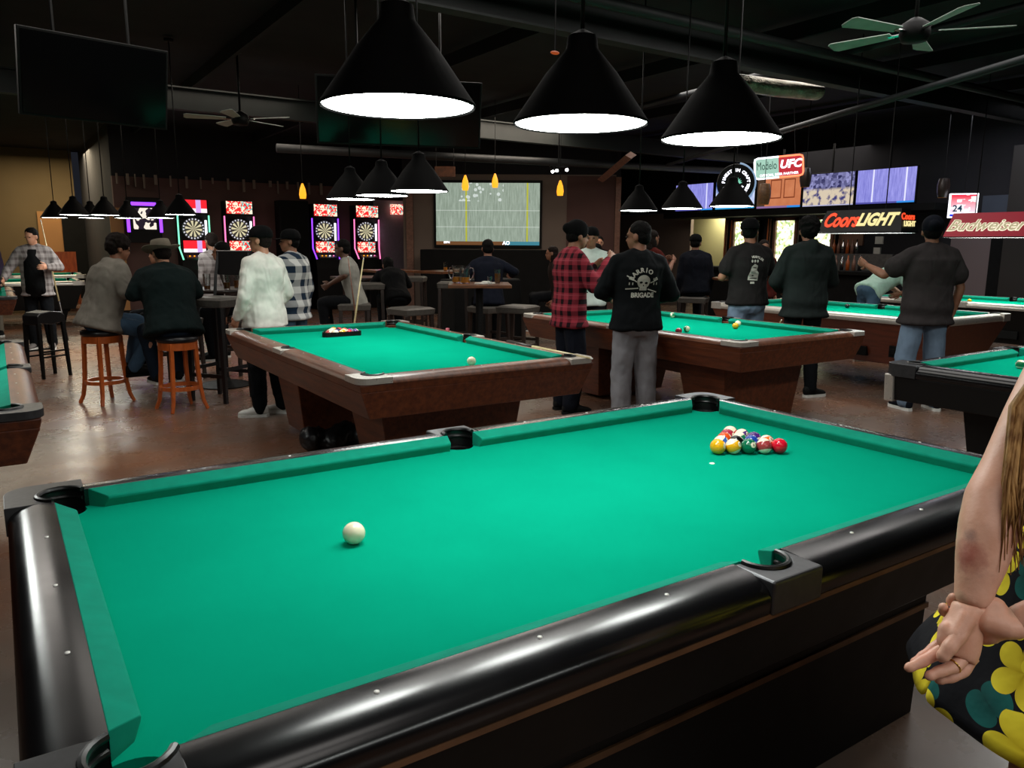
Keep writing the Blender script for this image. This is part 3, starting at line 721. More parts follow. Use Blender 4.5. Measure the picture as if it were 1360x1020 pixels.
# ------------------------------------------------------------------ dart machines
M['panel_red'] = None
def screen_mat(name, kind):
    m, nt, b = newmat(name); b.inputs['Base Color'].default_value = (.02, .02, .02, 1); co = coords(nt)
    s = nt.nodes.new('ShaderNodeSeparateXYZ'); nt.links.new(co, s.inputs[0]); x, y, z = s.outputs
    def blocks(sc_, rnd=1.):
        v = nt.nodes.new('ShaderNodeTexVoronoi'); v.distance = 'CHEBYCHEV'; v.inputs['Scale'].default_value = sc_; v.inputs['Randomness'].default_value = rnd; nt.links.new(co, v.inputs[0]); return v
    if kind == 'dart_menu':
        v = blocks(36); sh = nt.nodes.new('ShaderNodeSeparateColor'); nt.links.new(v.outputs['Color'], sh.inputs[0])
        c = mixc(nt, mathn(nt, 'GREATER_THAN', sh.outputs[0], .45), lin('f3e3c8'), lin('e02a2c')); c = mixc(nt, mathn(nt, 'MULTIPLY', mathn(nt, 'GREATER_THAN', sh.outputs[1], .72), mathn(nt, 'GREATER_THAN', x, .03)), c, lin('58b4b0')); st = 1.3
    elif kind == 'dart_red':
        f = mapr(nt, mathn(nt, 'ADD', x, mathn(nt, 'MULTIPLY', z, -1.5)), -.1, .2)
        c = mixc(nt, mathn(nt, 'LESS_THAN', z, -.045), lin('e8202e'), lin('f4e4ee')); c = mixc(nt, mathn(nt, 'MULTIPLY', mathn(nt, 'GREATER_THAN', x, .05), mathn(nt, 'LESS_THAN', x, .15)), c, lin('c49ad8')); st = 1.3
    elif kind == 'football':
        n = noisef(nt, co, 3, 5); w = nt.nodes.new('ShaderNodeMapping'); w.inputs['Scale'].default_value = (9, 9, .8); nt.links.new(co, w.inputs[0]); n2 = noisef(nt, w.outputs[0], 4, 4, .7)
        c = mixc(nt, mapr(nt, n2, .3, .75), lin('7c8a7b'), lin('a9b8a9'))
        for lx in (-.48, .88):
            l = mathn(nt, 'LESS_THAN', mathn(nt, 'ABSOLUTE', mathn(nt, 'SUBTRACT', x, lx)), .018); c = mixc(nt, l, c, lin('b3b532'))
        for lz in (.08, -.28):
            l = mathn(nt, 'LESS_THAN', mathn(nt, 'ABSOLUTE', mathn(nt, 'SUBTRACT', z, lz)), .008); c = mixc(nt, mathn(nt, 'MULTIPLY', l, .4), c, lin('e0e8e0'))
        bl_ = nt.nodes.new('ShaderNodeTexVoronoi'); bl_.inputs['Scale'].default_value = 9; nt.links.new(co, bl_.inputs[0])
        pl = mathn(nt, 'MULTIPLY', mathn(nt, 'LESS_THAN', bl_.outputs['Distance'], .35), mathn(nt, 'MULTIPLY', mathn(nt, 'GREATER_THAN', z, .28), mathn(nt, 'LESS_THAN', mathn(nt, 'ABSOLUTE', mathn(nt, 'ADD', x, .15)), .5)))
        c = mixc(nt, mathn(nt, 'MULTIPLY', pl, .7), c, lin('dfe8e4'))
        bar = mathn(nt, 'LESS_THAN', z, -.60); cb = mixc(nt, mathn(nt, 'GREATER_THAN', x, .38), lin('6a4426'), lin('3a7f92')); c = mixc(nt, bar, c, cb); st = 1.0
    elif kind == 'sport_blue':
        w = nt.nodes.new('ShaderNodeMapping'); w.inputs['Scale'].default_value = (9, 9, 1); nt.links.new(co, w.inputs[0]); n2 = noisef(nt, w.outputs[0], 4, 4, .7)
        c = mixc(nt, mapr(nt, n2, .3, .7), lin('6f6fc4'), lin('9c9be6'))
        for lx in (-.25, .40):
            l = mathn(nt, 'LESS_THAN', mathn(nt, 'ABSOLUTE', mathn(nt, 'SUBTRACT', x, lx)), .016); c = mixc(nt, l, c, lin('dcdcff'))
        c = mixc(nt, mathn(nt, 'LESS_THAN', z, -.28), c, mixc(nt, mathn(nt, 'GREATER_THAN', x, .25), lin('4a4a9a'), lin('2a8ae0'))); st = 1.1
    elif kind == 'crowd':
        v = blocks(16); sh = nt.nodes.new('ShaderNodeSeparateColor'); nt.links.new(v.outputs['Color'], sh.inputs[0])
        c = mixc(nt, sh.outputs[0], lin('1c1c50'), lin('9a9ad0')); c2 = mixc(nt, mapr(nt, noisef(nt, co, 7, 3), .38, .5), lin('3a3a78'), lin('d8c8b0'))
        c = mixc(nt, mapr(nt, z, -.02, .04), c2, c); c = mixc(nt, mathn(nt, 'LESS_THAN', z, -.29), c, lin('b8b8d8')); st = 1.0
    elif kind == 'cabinet':
        n = noisef(nt, co, 5, 4); c = mixc(nt, n, lin('b8643c'), lin('d88a60'))
        for x0, x1 in ((-.22, .08), (.14, .44)):
            a = mathn(nt, 'MULTIPLY', mathn(nt, 'GREATER_THAN', x, x0), mathn(nt, 'LESS_THAN', x, x1)); a = mathn(nt, 'MULTIPLY', a, mathn(nt, 'MULTIPLY', mathn(nt, 'GREATER_THAN', z, -.12), mathn(nt, 'LESS_THAN', z, .27)))
            a2 = mathn(nt, 'MULTIPLY', mathn(nt, 'GREATER_THAN', x, x0 + .025), mathn(nt, 'LESS_THAN', x, x1 - .025)); a2 = mathn(nt, 'MULTIPLY', a2, mathn(nt, 'MULTIPLY', mathn(nt, 'GREATER_THAN', z, -.095), mathn(nt, 'LESS_THAN', z, .245)))
            c = mixc(nt, mathn(nt, 'SUBTRACT', a, a2), c, lin('803a1e'))
        l = mathn(nt, 'LESS_THAN', x, -.36); c = mixc(nt, l, c, lin('4a3526')); c = mixc(nt, mathn(nt, 'LESS_THAN', z, -.27), c, mixc(nt, mathn(nt, 'GREATER_THAN', x, .25), lin('8a6a9a'), lin('2a8ae0'))); st = 1.0
    elif kind == 'blue_white':
        c = mixc(nt, mapr(nt, noisef(nt, co, 2.2, 3), .42, .55), lin('3a5fae'), lin('c8d4f4')); c = mixc(nt, mathn(nt, 'LESS_THAN', z, -.28), c, lin('35a0d8')); st = 1.1
    elif kind == 'cooler':
        v = blocks(9); v.inputs['Scale'].default_value = 17; sh = nt.nodes.new('ShaderNodeSeparateColor'); nt.links.new(v.outputs['Color'], sh.inputs[0])
        c = mixc(nt, mathn(nt, 'GREATER_THAN', sh.outputs[0], .6), lin('fffbe0'), lin('d8d890')); c = mixc(nt, mathn(nt, 'GREATER_THAN', sh.outputs[1], .8), c, lin('8aa06a')); st = 2.2
    elif kind == 'jukebox':
        c = mixc(nt, mathn(nt, 'GREATER_THAN', noisef(nt, co, 7, 1), .52), lin('f4e8d8'), lin('1a1020')); st = 1.1
    elif kind == 'price':
        c = mixc(nt, mapr(nt, z, -.3, .25), lin('f4f0ff'), lin('e83a50')); v = blocks(10); sh = nt.nodes.new('ShaderNodeSeparateColor'); nt.links.new(v.outputs['Color'], sh.inputs[0])
        c = mixc(nt, mathn(nt, 'GREATER_THAN', sh.outputs[0], .62), c, lin('fff4f8')); c = mixc(nt, mathn(nt, 'LESS_THAN', z, -.24), c, lin('2038e0')); st = 1.2
    if isinstance(c, tuple): b.inputs['Emission Color'].default_value = c
    else: nt.links.new(c, b.inputs['Emission Color'])
    b.inputs['Emission Strength'].default_value = st; b.inputs['Roughness'].default_value = .25
    return m
SM = {k: screen_mat('screen_' + k, k) for k in ('dart_menu', 'dart_red', 'football', 'sport_blue', 'crowd', 'cabinet', 'blue_white', 'cooler', 'jukebox', 'price')}
m, nt, b = newmat('dartboard_face'); co = coords(nt); s = nt.nodes.new('ShaderNodeSeparateXYZ'); nt.links.new(co, s.inputs[0])
th = mathn(nt, 'ARCTAN2', s.outputs[2], s.outputs[0]); r_ = mathn(nt, 'SQRT', mathn(nt, 'ADD', mathn(nt, 'POWER', s.outputs[0], 2.), mathn(nt, 'POWER', s.outputs[2], 2.)))
seg = mathn(nt, 'LESS_THAN', mathn(nt, 'FRACT', mathn(nt, 'MULTIPLY', th, 10 / (2 * PI))), .5)
c = mixc(nt, seg, lin('e9dfb4'), lin('2a2620')); ring = mathn(nt, 'GREATER_THAN', r_, .168); marks = mathn(nt, 'LESS_THAN', mathn(nt, 'FRACT', mathn(nt, 'MULTIPLY', th, 20 / (2 * PI))), .4)
c2 = mixc(nt, mathn(nt, 'MULTIPLY', marks, mathn(nt, 'LESS_THAN', mathn(nt, 'ABSOLUTE', mathn(nt, 'SUBTRACT', r_, .20)), .016)), lin('101014'), lin('f4f4ff'))
c = mixc(nt, ring, c, c2); nt.links.new(c, b.inputs['Emission Color']); b.inputs['Emission Strength'].default_value = .85; b.inputs['Base Color'].default_value = (.1, .1, .1, 1); M['dartface'] = m
M['n_green'] = emis('neon_mint', '7ff2c0', 1.6); M['n_pink'] = emis('neon_pink', 'ff7ab4', 1.6); M['n_purple'] = emis('neon_purple', '8a3cff', 2.2); M['n_white'] = emis('neon_white', 'f4f4ff', 2.2)
def dart_machine(px, label, neon, menu, yaw=0, y=15.55):
    p = atp(px, 322, 1, y); t = thing('dart_machine', label, 'dart machine', (p.x, y, 0), yaw, 'electronic dart machines along the back wall')
    w = .60
    q = MB(); q.prism([(-.0, 0)], 0, 0) if False else None
    side = [(.45, 0), (-.05, 0), (-.05, .95), (.02, 1.15), (.22, 1.35), (.22, 2.0), (.12, 2.1), (.12, 2.40), (.45, 2.40)]
    q.loft([[(-w / 2, yy, z) for yy, z in side], [(w / 2, yy, z) for yy, z in side]]); obj('cabinet', q, M['black'], t, False, .006)
    q = MB(); q.box((0, 0, 0), (.54, .02, .26)); o = obj('top_screen', q, SM[menu], t, False); o.location = (0, .10, 2.26)
    q = MB(); q.box((0, 0, 0), (.44, .02, .25)); o = obj('lower_screen', q, SM[menu], t, False); o.location = (0, .19, 1.43)
    q = MB(); q.lathe([(.0001, -.02), (.225, -.02), (.23, .0), (.225, .01)], 40, Matrix.Rotation(PI / 2, 4, 'X')); o = obj('dartboard', q, M['dartface'], t, False); o.location = (0, .20, 1.80)
    q = MB(); q.box((.25, .19, 1.78), (.04, .02, .40)); obj('score_light', q, M['n_white'], t, False)
    for s_ in (-1, 1):
        q = MB(); q.tube([(s_ * .31, .15, 2.08), (s_ * .31, .16, 1.40), (s_ * .27, .02, 1.16)], .016, 8); obj('neon_tube', q, M[neon], t, True)
    q = MB(); q.box((0, .05, 1.2), (.40, .10, .05), R=Matrix.Rotation(.6, 3, 'X')); cp = obj('control_panel', q, M['gunmetal'], t, False)
    for k in range(4):
        q = MB(); q.ell((-.14 + k * .09, .03, 1.235), (.018, .018, .012)); obj('button', q, (M['amber'] if k < 2 else M['n_pink'] if k == 3 else M['n_white']), cp, True)
    if neon == 'n_green':
        q = MB(); q.lathe([(.03, 0), (.10, 0), (.10, .012), (.03, .012)], 24, Matrix.Translation((.1, -.07, 1.02)) @ Matrix.Rotation(PI / 2, 4, 'X')); obj('ring_light', q, M['n_green'], t, True)
    return t
dart_machine(261, 'dart machine with mint neon tubes and red screens', 'n_green', 'dart_red')
dart_machine(322, 'dart machine with pink-red neon behind the white-shirted man', 'n_pink', 'dart_menu')
dart_machine(436, 'dart machine with purple neon tubes', 'n_purple', 'dart_menu')
dart_machine(491, 'dart machine with pink neon tubes near the projection screen', 'n_pink', 'dart_menu', 0)
p = atp(194, 300, 1, 15.4); t = thing('jukebox', 'wall jukebox framed by violet light tubes', 'jukebox', (p.x, 15.6, 0))
q = MB(); q.box((0, 0, 1.95), (.62, .16, .9)); obj('housing', q, M['black'], t, False, .01)
q = MB(); q.box((0, 0, 0), (.42, .02, .42)); o = obj('screen', q, SM['jukebox'], t, False); o.location = (0, -.09, 1.98)
for c_, d in (((0, -.08, 2.27), (.46, .03, .07)), ((-.30, -.08, 1.92), (.06, .03, .42)), ((.30, -.08, 1.92), (.06, .03, .42))):
    q = MB(); q.box(c_, d); obj('neon_tube', q, M['n_purple'], t, False, .008)
q = MB(); q.box((0, .12, 1.95), (.3, .3, .2)); obj('wall_mount', q, M['black'], t, False)
q = MB(); q.box((4.28, 15.8, 1.7), (.66, .4, 1.5)); tag(obj('speaker_cabinet', q, M['matteblack'], None, False, .02), 'tall dark cabinet on the back wall between dart machines', 'cabinet'); 
q = MB(); q.box((4.28, 15.8, .475), (.5, .4, .95)); tag(obj('cabinet_stand', q, M['matteblack'], None, False, .01), 'dark stand under the tall dark cabinet', 'stand')

# projection screen
a_, b__ = swp(580, .06), swp(716, .06); w = (b__ - a_).length; zc = (2.86 + 1.50) / 2; h = 1.36
ang = math.atan2((b__ - a_).y, (b__ - a_).x)
t = thing('projection_screen', 'large projection screen showing a football field', 'screen', ((a_.x + b__.x) / 2, (a_.y + b__.y) / 2, zc), ang)
q = MB(); q.box((0, .02, 0), (w + .12, .05, h + .12)); obj('frame', q, M['black'], t, False)
q = MB(); q.box((0, 0, 0), (w, .012, h)); o = obj('image', q, SM['football'], t, False); o.location = (0, -.012, 0); o.scale = (w / 2.3, 1, 1)
tt = text_mesh('AO', .11, 0, .003, .002); put('caption', tt, M['n_white'], t, Matrix.Translation((w * .18, -.022, -.635)) @ Matrix.Rotation(PI / 2, 4, 'X'))
tt = text_mesh('ESPN', .06, 0, .002, .002); put('caption', tt, M['n_white'], t, Matrix.Translation((-w * .40, -.022, -.625)) @ Matrix.Rotation(PI / 2, 4, 'X'))
q = MB()
pc = (swp(560, .5) + swp(735, .5)) / 2; q.box((0, 0, .70), ((swp(560, .5) - swp(735, .5)).length, .5, 1.4)); o = obj('low_counter', q, M['matteblack'], None, False, .02); o.location = (pc.x, pc.y, 0); o.rotation_euler = (0, 0, ang); tag(o, 'long dark counter below the projection screen', 'counter')
# white panel left of screen
pa, pb = atp(513, 300, 1, 15.7), atp(543, 300, 1, 15.7)
q = MB(); q.box(((pa.x + pb.x) / 2 - .1, 15.85, 1.55), (pb.x - pa.x + .3, .06, 2.0)); M['panel_lilac'] = mat('lilac_panel', '8f8791', .7, var=.04); tag(obj('wall_panel', q, M['panel_lilac'], None, False), 'tall pale panel between the last dart machine and the projection screen', 'panel')
p = atp(533, 278, 1, 15.6); q = MB(); q.box((0, 0, 0), (.4, .1, .24)); o = obj('wall_monitor', q, SM['dart_menu'], None, False); o.location = (p.x, 15.75, p.z); tag(o, 'small red and white monitor above the pale panel', 'monitor')

# ------------------------------------------------------------------ bar side televisions
def tv(label, y0, y1, z0, z1, kind):
    t = thing('television', label, 'television', (12.4, (y0 + y1) / 2, (z0 + z1) / 2), -PI / 2)
    w = abs(y1 - y0); h = z1 - z0
    q = MB(); q.box((0, .035, 0), (w, .05, h)); obj('housing', q, M['black'], t, False, .008)
    q = MB(); q.box((0, 0, 0), (1.16, .012, .62)); o = obj('screen', q, SM[kind], t, False); o.location = (0, 0, 0); o.scale = ((w - .04) / 1.16, 1, (h - .04) / .62)
    q = MB(); q.tube([(0, .1, .1), (0, .1, 3.88 - (z0 + z1) / 2)], .02, 8); q.box((0, .08, 0), (.2, .06, .25)); obj('mount', q, M['black'], t)
    return t
tv('rightmost bar television showing a blue-lit field', 7.19, 6.02, 2.29, 2.95, 'sport_blue')
tv('bar television showing a crowd around a court', 8.37, 7.22, 2.29, 2.95, 'crowd')
tv('bar television showing orange-brown wooden cabinets', 9.52, 8.40, 2.29, 2.95, 'cabinet')
tv('bar television partly behind the round hanging sign', 10.68, 9.56, 2.31, 2.95, 'blue_white')
tv('leftmost bar television showing a blue-lit field', 11.93, 10.74, 2.31, 2.95, 'sport_blue')
q = MB(); q.box((12.75, 8.9, 2.22), (.9, 6.6, .12)); tag(obj('bar_soffit', q, M['matteblack'], None, False), 'dark shelf under the row of bar televisions', 'soffit')
# coolers
for (pa, pb, label) in ((974, 1006, 'lit bottle cooler left of the bar, behind the printed-tee man'), (1029, 1060, 'lit bottle cooler between the two men standing at the far rail'), (1073, 1109, 'lit bottle cooler right of the dark-haired hoodie man')):
    A_, B_ = atp(pa, 292, 0, 13.0), atp(pb, 292, 0, 13.0); y0, y1 = A_.y, B_.y; w = y0 - y1
    t = thing('bottle_cooler', label, 'cooler', (13.0, (y0 + y1) / 2, 0), -PI / 2)
    q = MB(); q.box((0, .12, 1.05), (w, .1, 2.1)); obj('cabinet', q, M['black'], t, False)
    q = MB()
    for c_, d in (((-w / 2 + .03, 0, 1.6), (.06, .06, 1.05)), ((w / 2 - .03, 0, 1.6), (.06, .06, 1.05)), ((0, 0, 2.1), (w, .06, .07)), ((0, 0, 1.1), (w, .06, .07))): q.box(c_, d)
    obj('door_frame', q, M['wood_trim'], t, False)
    q = MB(); q.box((0, 0, 0), (w - .1, .01, .98)); o = obj('lit_shelves', q, SM['cooler'], t, False); o.location = (0, .03, 1.6)
# cue racks with cues / bottles on wall between coolers
def cue_rack(pa, pb, z0, label, n):
    A_, B_ = atp(pa, 300, 0, 13.0), atp(pb, 300, 0, 13.0)
    t = thing('cue_rack', label, 'cue rack', (13.0, (A_.y + B_.y) / 2, 0), -PI / 2); w = A_.y - B_.y
    q = MB(); q.box((0, .2, 1.55), (w, .08, 1.16)); obj('back_board', q, M['wood_dark'], t, False)
    for k in range(n):
        q = MB(); x = -w / 2 + (k + .5) * w / n; q.tube([(x, .13, z0), (x + .01, .14, 2.12)], [.02, .012], 6); obj('cue', q, (M['wood_stool'], M['wood_trim'], M['black'])[k % 3], t)
cue_rack(957, 972, 1.1, 'wall rack of upright cues left of the coolers', 6)
cue_rack(1013, 1026, 1.1, 'wall rack of upright cues between two coolers', 4)
# bar counter and back bar
q = MB(); q.box((11.9, 8.3, .5), (.5, 4.2, 1.0)); q.box((11.85, 8.3, 1.04), (.7, 4.3, .07)); tag(obj('bar_counter', q, M['matteblack'], None, False, .01), 'long dark bar counter below the televisions', 'bar counter')
A_, B_ = atp(1110, 320, 0, 13.1), atp(1142, 320, 0, 13.1)
q = MB(); q.box((13.22, (A_.y + B_.y) / 2, 1.78), (.05, A_.y - B_.y, .48)); tag(obj('menu_board', q, mat('menu_board_brown', '7a5a48', .7, var=.15, vscale=4), None, False), 'brown board on the wall behind the bar', 'board')
q = MB(); q.box((12.9, 7.2, 1.2), (.3, 1.3, .36)); tag(obj('back_bar_shelf', q, mat('steel_counter', '5c5a58', .4, metal=.3, var=.2), None, False, .01), 'grey steel back counter behind the bar', 'counter')
for (px, py, s, lb) in ((1165, 319, .16, 'small pale framed picture on the wall behind the bar'), (1162, 333, .14, 'small pale paper notice below the framed picture')):
    p = atp(px, py, 0, 13.15); q = MB(); q.box((13.23, p.y, p.z), (.04, s, s * .9)); tag(obj('picture', q, M['paper'], None, False), lb, 'picture')
rb = random.Random(4)
for k in range(14):
    p = atp(1084 + k * 1.6 if k < 8 else 1108 + (k - 8) * 6, 350, 0, 12.9)
    q = MB(); q.lathe([(.035, 0), (.035, .16), (.012, .22), (.012, .28)], 10); o = obj('bottle', q, (M['wood_trim'], M['chrome'], M['green_b'] if 'green_b' in M else M['amberb'] if 'amberb' in M else M['wood_stool'])[k % 3], None, True); o.location = (12.75 if k < 8 else 12.85, p.y, 1.075 if k < 8 else 1.38)
    if k < 8: o.location = (11.95, atp(1086 + k * 8, 350, 0, 11.95).y, 1.075)
    tag(o, 'small bottle among those standing on the bar', 'bottle', 'bottles on the bar')
# right wall items
A_, B_ = atp(1257, 340, 0, 13.1), atp(1312, 340, 0, 13.1)
wall('wall_right_panel', (13.2, A_.y), (13.2, B_.y), 0, 1.85, .04, mat('wall_grey_pink', '6d6060', .8, var=.05, vscale=1))
A_, B_ = atp(1312, 340, 0, 13.1), atp(1332, 340, 0, 13.1)
q = MB(); q.box((13.18, (A_.y + B_.y) / 2, 1.05), (.06, A_.y - B_.y, 2.1)); struct('door_2', q, M['matteblack'], None, False)
A_, B_ = atp(1302, 270, 0, 13.1), atp(1352, 270, 0, 13.1)
q = MB(); q.box((13.2, (A_.y + B_.y) / 2, 2.2), (.06, A_.y - B_.y, .42)); tag(obj('wall_panel', q, mat('blue_grey_panel', '3a4352', .6, var=.1, vscale=2), None, False), 'blue-grey panel high on the right wall above the red lamp', 'panel')
m, nt, b = newmat('brick'); br = nt.nodes.new('ShaderNodeTexBrick'); br.inputs['Scale'].default_value = 3; br.inputs['Color1'].default_value = lin('3b211a'); br.inputs['Color2'].default_value = lin('2b1a16'); br.inputs['Mortar'].default_value = lin('1a1614')
mp = nt.nodes.new('ShaderNodeMapping'); mp.inputs['Rotation'].default_value = (PI / 2, 0, PI / 2); nt.links.new(coords(nt), mp.inputs[0]); nt.links.new(mp.outputs[0], br.inputs[0]); nt.links.new(br.outputs[0], b.inputs['Base Color']); M['brick'] = m
wall('wall_brick', (13.0, 4.75), (13.0, 2.2), 0, 3.2, .2, M['brick'])

# ------------------------------------------------------------------ signs
# round sign
p = at(977, 243, 10.5); t = thing('round_bar_sign', 'round black hanging sign with white ring lettering and a green agave', 'sign', p, math.radians(-40))
q = MB(); q.lathe([(.0001, -.03), (.245, -.03), (.25, -.02), (.25, .02), (.245, .03), (.0001, .03)], 40, Matrix.Rotation(PI / 2, 4, 'X')); obj('disc', q, M['black'], t, 'auto')
X = Matrix.Translation((0, -.034, 0)) @ Matrix.Rotation(PI / 2, 4, 'X')
put('lettering', arc_text('FINEST IN CRAFT', .165, math.radians(178), math.radians(8), .055, .0025), M['n_white'], t, X)
put('lettering', arc_text('ON TAP', .165, math.radians(205), math.radians(240), .05, .002, tall=1.), M['n_white'], t, X)
put('lettering', arc_text('TEQUILA', .165, math.radians(-8), math.radians(-52), .05, .002), M['n_white'], t, X)
tt = text_mesh('Casa', .04, .3, .001, .002); tt.transform(Matrix.Translation((-.035, -.05, 0))); t2_ = text_mesh('Verde', .04, .3, .001, .002); t2_.transform(Matrix.Translation((.05, -.05, 0))); put('lettering', join([tt, t2_], 'x'), M['n_white'], t, X)
q = MB()
for k in range(9):
    a = math.radians(10 + k * 20); q.prism([(-.008, 0), (.008, 0), (.011, .05), (0, .085), (-.011, .05)], 0, .004, Matrix.Translation((0, -.01, 0)) @ Matrix.Rotation(a - PI / 2, 4, 'Z'))
put('agave_emblem', q.mesh(), emis('agave_green', '7fd8b8', 1.0), t, X)
q = MB(); pts = [(.262 * math.cos(math.radians(a)), -.0, .262 * math.sin(math.radians(a))) for a in range(80, -60, -8)]; q.tube(pts, .014, 8); obj('glowing_edge', q, emis('edge_blue', '8aa8c8', .9), t, True)
q = MB(); q.tube([(0, 0, .25), (0, 0, 3.88 - p.z)], .005, 5); obj('hanger', q, M['black'], t)
# Modelo UFC sign
p = at(1034, 222, 12.0); W_, H_ = .72, .31; t = thing('beer_sign', 'lit white and red rectangular beer sign above the cabinet television', 'sign', p, math.radians(-44)); t.rotation_euler = (0, math.radians(-5), math.radians(-44))
q = MB(); q.box((-W_ / 4, 0, 0), (W_ / 2, .05, H_)); obj('left_panel', q, emis('sign_mint', 'a9d8c4', .9), t, False)
q = MB(); q.box((W_ / 4, 0, 0), (W_ / 2, .05, H_)); obj('right_panel', q, emis('sign_red', 'c80a28', .9), t, False)
def half_border(s_):
    q = MB(); pts = [(0, -.03, H_ / 2)] + [(s_ * x, -.03, z) for x, z in ([(W_ / 2 - .05, H_ / 2), (W_ / 2 - .012, H_ / 2 - .015), (W_ / 2, H_ / 2 - .05), (W_ / 2, -H_ / 2 + .05), (W_ / 2 - .012, -H_ / 2 + .015), (W_ / 2 - .05, -H_ / 2)])] + [(0, -.03, -H_ / 2)]
    q.tube(pts, .014, 8); return q
obj('neon_border', half_border(-1), M['n_white'], t, True); obj('neon_border', half_border(1), emis('neon_orange_red', 'ff7a50', 2.2), t, True)
X = Matrix.Translation((0, -.03, 0)) @ Matrix.Rotation(PI / 2, 4, 'X')
tt = text_mesh('Modelo', .15, 0, 0, .002, sx=.66); tt.transform(Matrix.Translation((-W_ / 4, .03, 0)) @ Matrix.Diagonal((1, 1.15, 1, 1))); put('lettering', tt, mat('sign_dark_green', '10483c', .6, var=0), t, X)
tt = text_mesh('UFC', .17, .25, .006, .002); tt.transform(Matrix.Translation((W_ / 4 - .01, .03, 0))); put('lettering', tt, M['n_white'], t, X)
tt = text_mesh('OFFICIAL BEER PARTNER', .052, 0, .0008, .002); tt.transform(Matrix.Translation((0, -.11, 0))); put('lettering', tt, M['n_white'], t, X)
q = MB(); q.tube([(-.25, 0, .16), (-.25, 0, 3.88 - p.z)], .004, 5); q.tube([(.25, 0, .16), (.25, 0, 3.88 - p.z)], .004, 5); obj('hanger', q, M['black'], t)
# wood barrel lantern before TV and amber bar pendants
for (px, py, D, lb) in ((1015, 258, 11.4, 'brown barrel-shaped hanging lamp before the cabinet television'), (1070, 236, 12.6, 'dark barrel-shaped hanging lamp right of the beer sign'), (1253, 250, 12.5, 'dark barrel hanging lamp left of the red price sign')):
    p = at(px, py, D); t = thing('barrel_pendant', lb, 'pendant lamp', p)
    q = MB(); q.lathe([(.07, -.15), (.09, -.05), (.095, .05), (.075, .15)], 16, cap=False); q.lathe([(.074, .15), (.0001, .16)], 16, cap=False); obj('barrel', q, M['wood_dark'] if px != 1015 else wood('barrel_wood', '4a2f18', '6a4826', .5), t, 'auto')
    q = MB(); q.lathe([(.0001, -.14), (.072, -.14)], 16, cap=False); obj('bulb_plate', q, M['amber'], t)
    q = MB(); q.tube([(0, 0, .15), (0, 0, 3.88 - p.z)], .005, 5); obj('cord', q, M['black'], t)
# price sign
p = at(1280, 273, 12.3); t = thing('price_sign', 'small lit red and white sign box above the red lamp', 'sign', p, math.radians(-50))
q = MB(); q.box((0, .05, 0), (.40, .10, .38)); obj('housing', q, M['n_white'], t, False)
q = MB(); q.box((0, 0, 0), (.36, .01, .6)); o = obj('panel', q, SM['price'], t, False); o.location = (-.01, -.004, 0); o.scale = (1, 1, .57)
tt = text_mesh('24', .14, 0, .003, .002); put('number', tt, mat('sign_teal', '1c6a90', .5, var=0), t, Matrix.Translation((-.09, -.014, -.05)) @ Matrix.Rotation(PI / 2, 4, 'X'))
q = MB(); q.tube([(0, .05, .19), (0, .05, 3.88 - p.z)], .006, 5); obj('hanger', q, M['black'], t)

# ------------------------------------------------------------------ furniture
def wood_stool(label, loc, rz, h=.70, m_=None, seat=None, group=None):
    m_ = m_ or M['wood_stool']; t = thing('bar_stool', label, 'bar stool', loc, rz, group)
    q = MB(); q.lathe([(.0001, h - .055), (.165, h - .055), (.18, h - .04), (.182, h - .015), (.165, h), (.08, h + .004), (.0001, h + .004)], 28); obj('seat', q, seat or M['vinyl'], t, True)
    q = MB(); R0 = .155
    q.loft([[(r * math.cos(2 * PI * k / 24), r * math.sin(2 * PI * k / 24), z) for k in range(24)] for r, z in ((.15, h - .12), (.17, h - .12), (.17, h - .055), (.15, h - .055), (.15, h - .12))], cap=False)
    obj('seat_frame', q, m_, t, 'auto')
    for a in (45, 135, 225, 315):
        c_, s_ = math.cos(math.radians(a)), math.sin(math.radians(a)); q = MB()
        q.tube([(c_ * .155, s_ * .155, h - .06), (c_ * .165, s_ * .165, h - .3), (c_ * .18, s_ * .18, .2), (c_ * .20, s_ * .20, .08), (c_ * .235, s_ * .235, 0)], [.024, .023, .022, .02, .018], 4, up=(c_, s_, .001)); obj('leg', q, m_, t, False, .003)
    q = MB(); q.loft([[(r * math.cos(2 * PI * k / 24), r * math.sin(2 * PI * k / 24), z) for k in range(24)] for r, z in ((.155, .19), (.18, .19), (.18, .225), (.155, .225), (.155, .19))], cap=False); obj('footrest_ring', q, m_, t, 'auto')
    return t
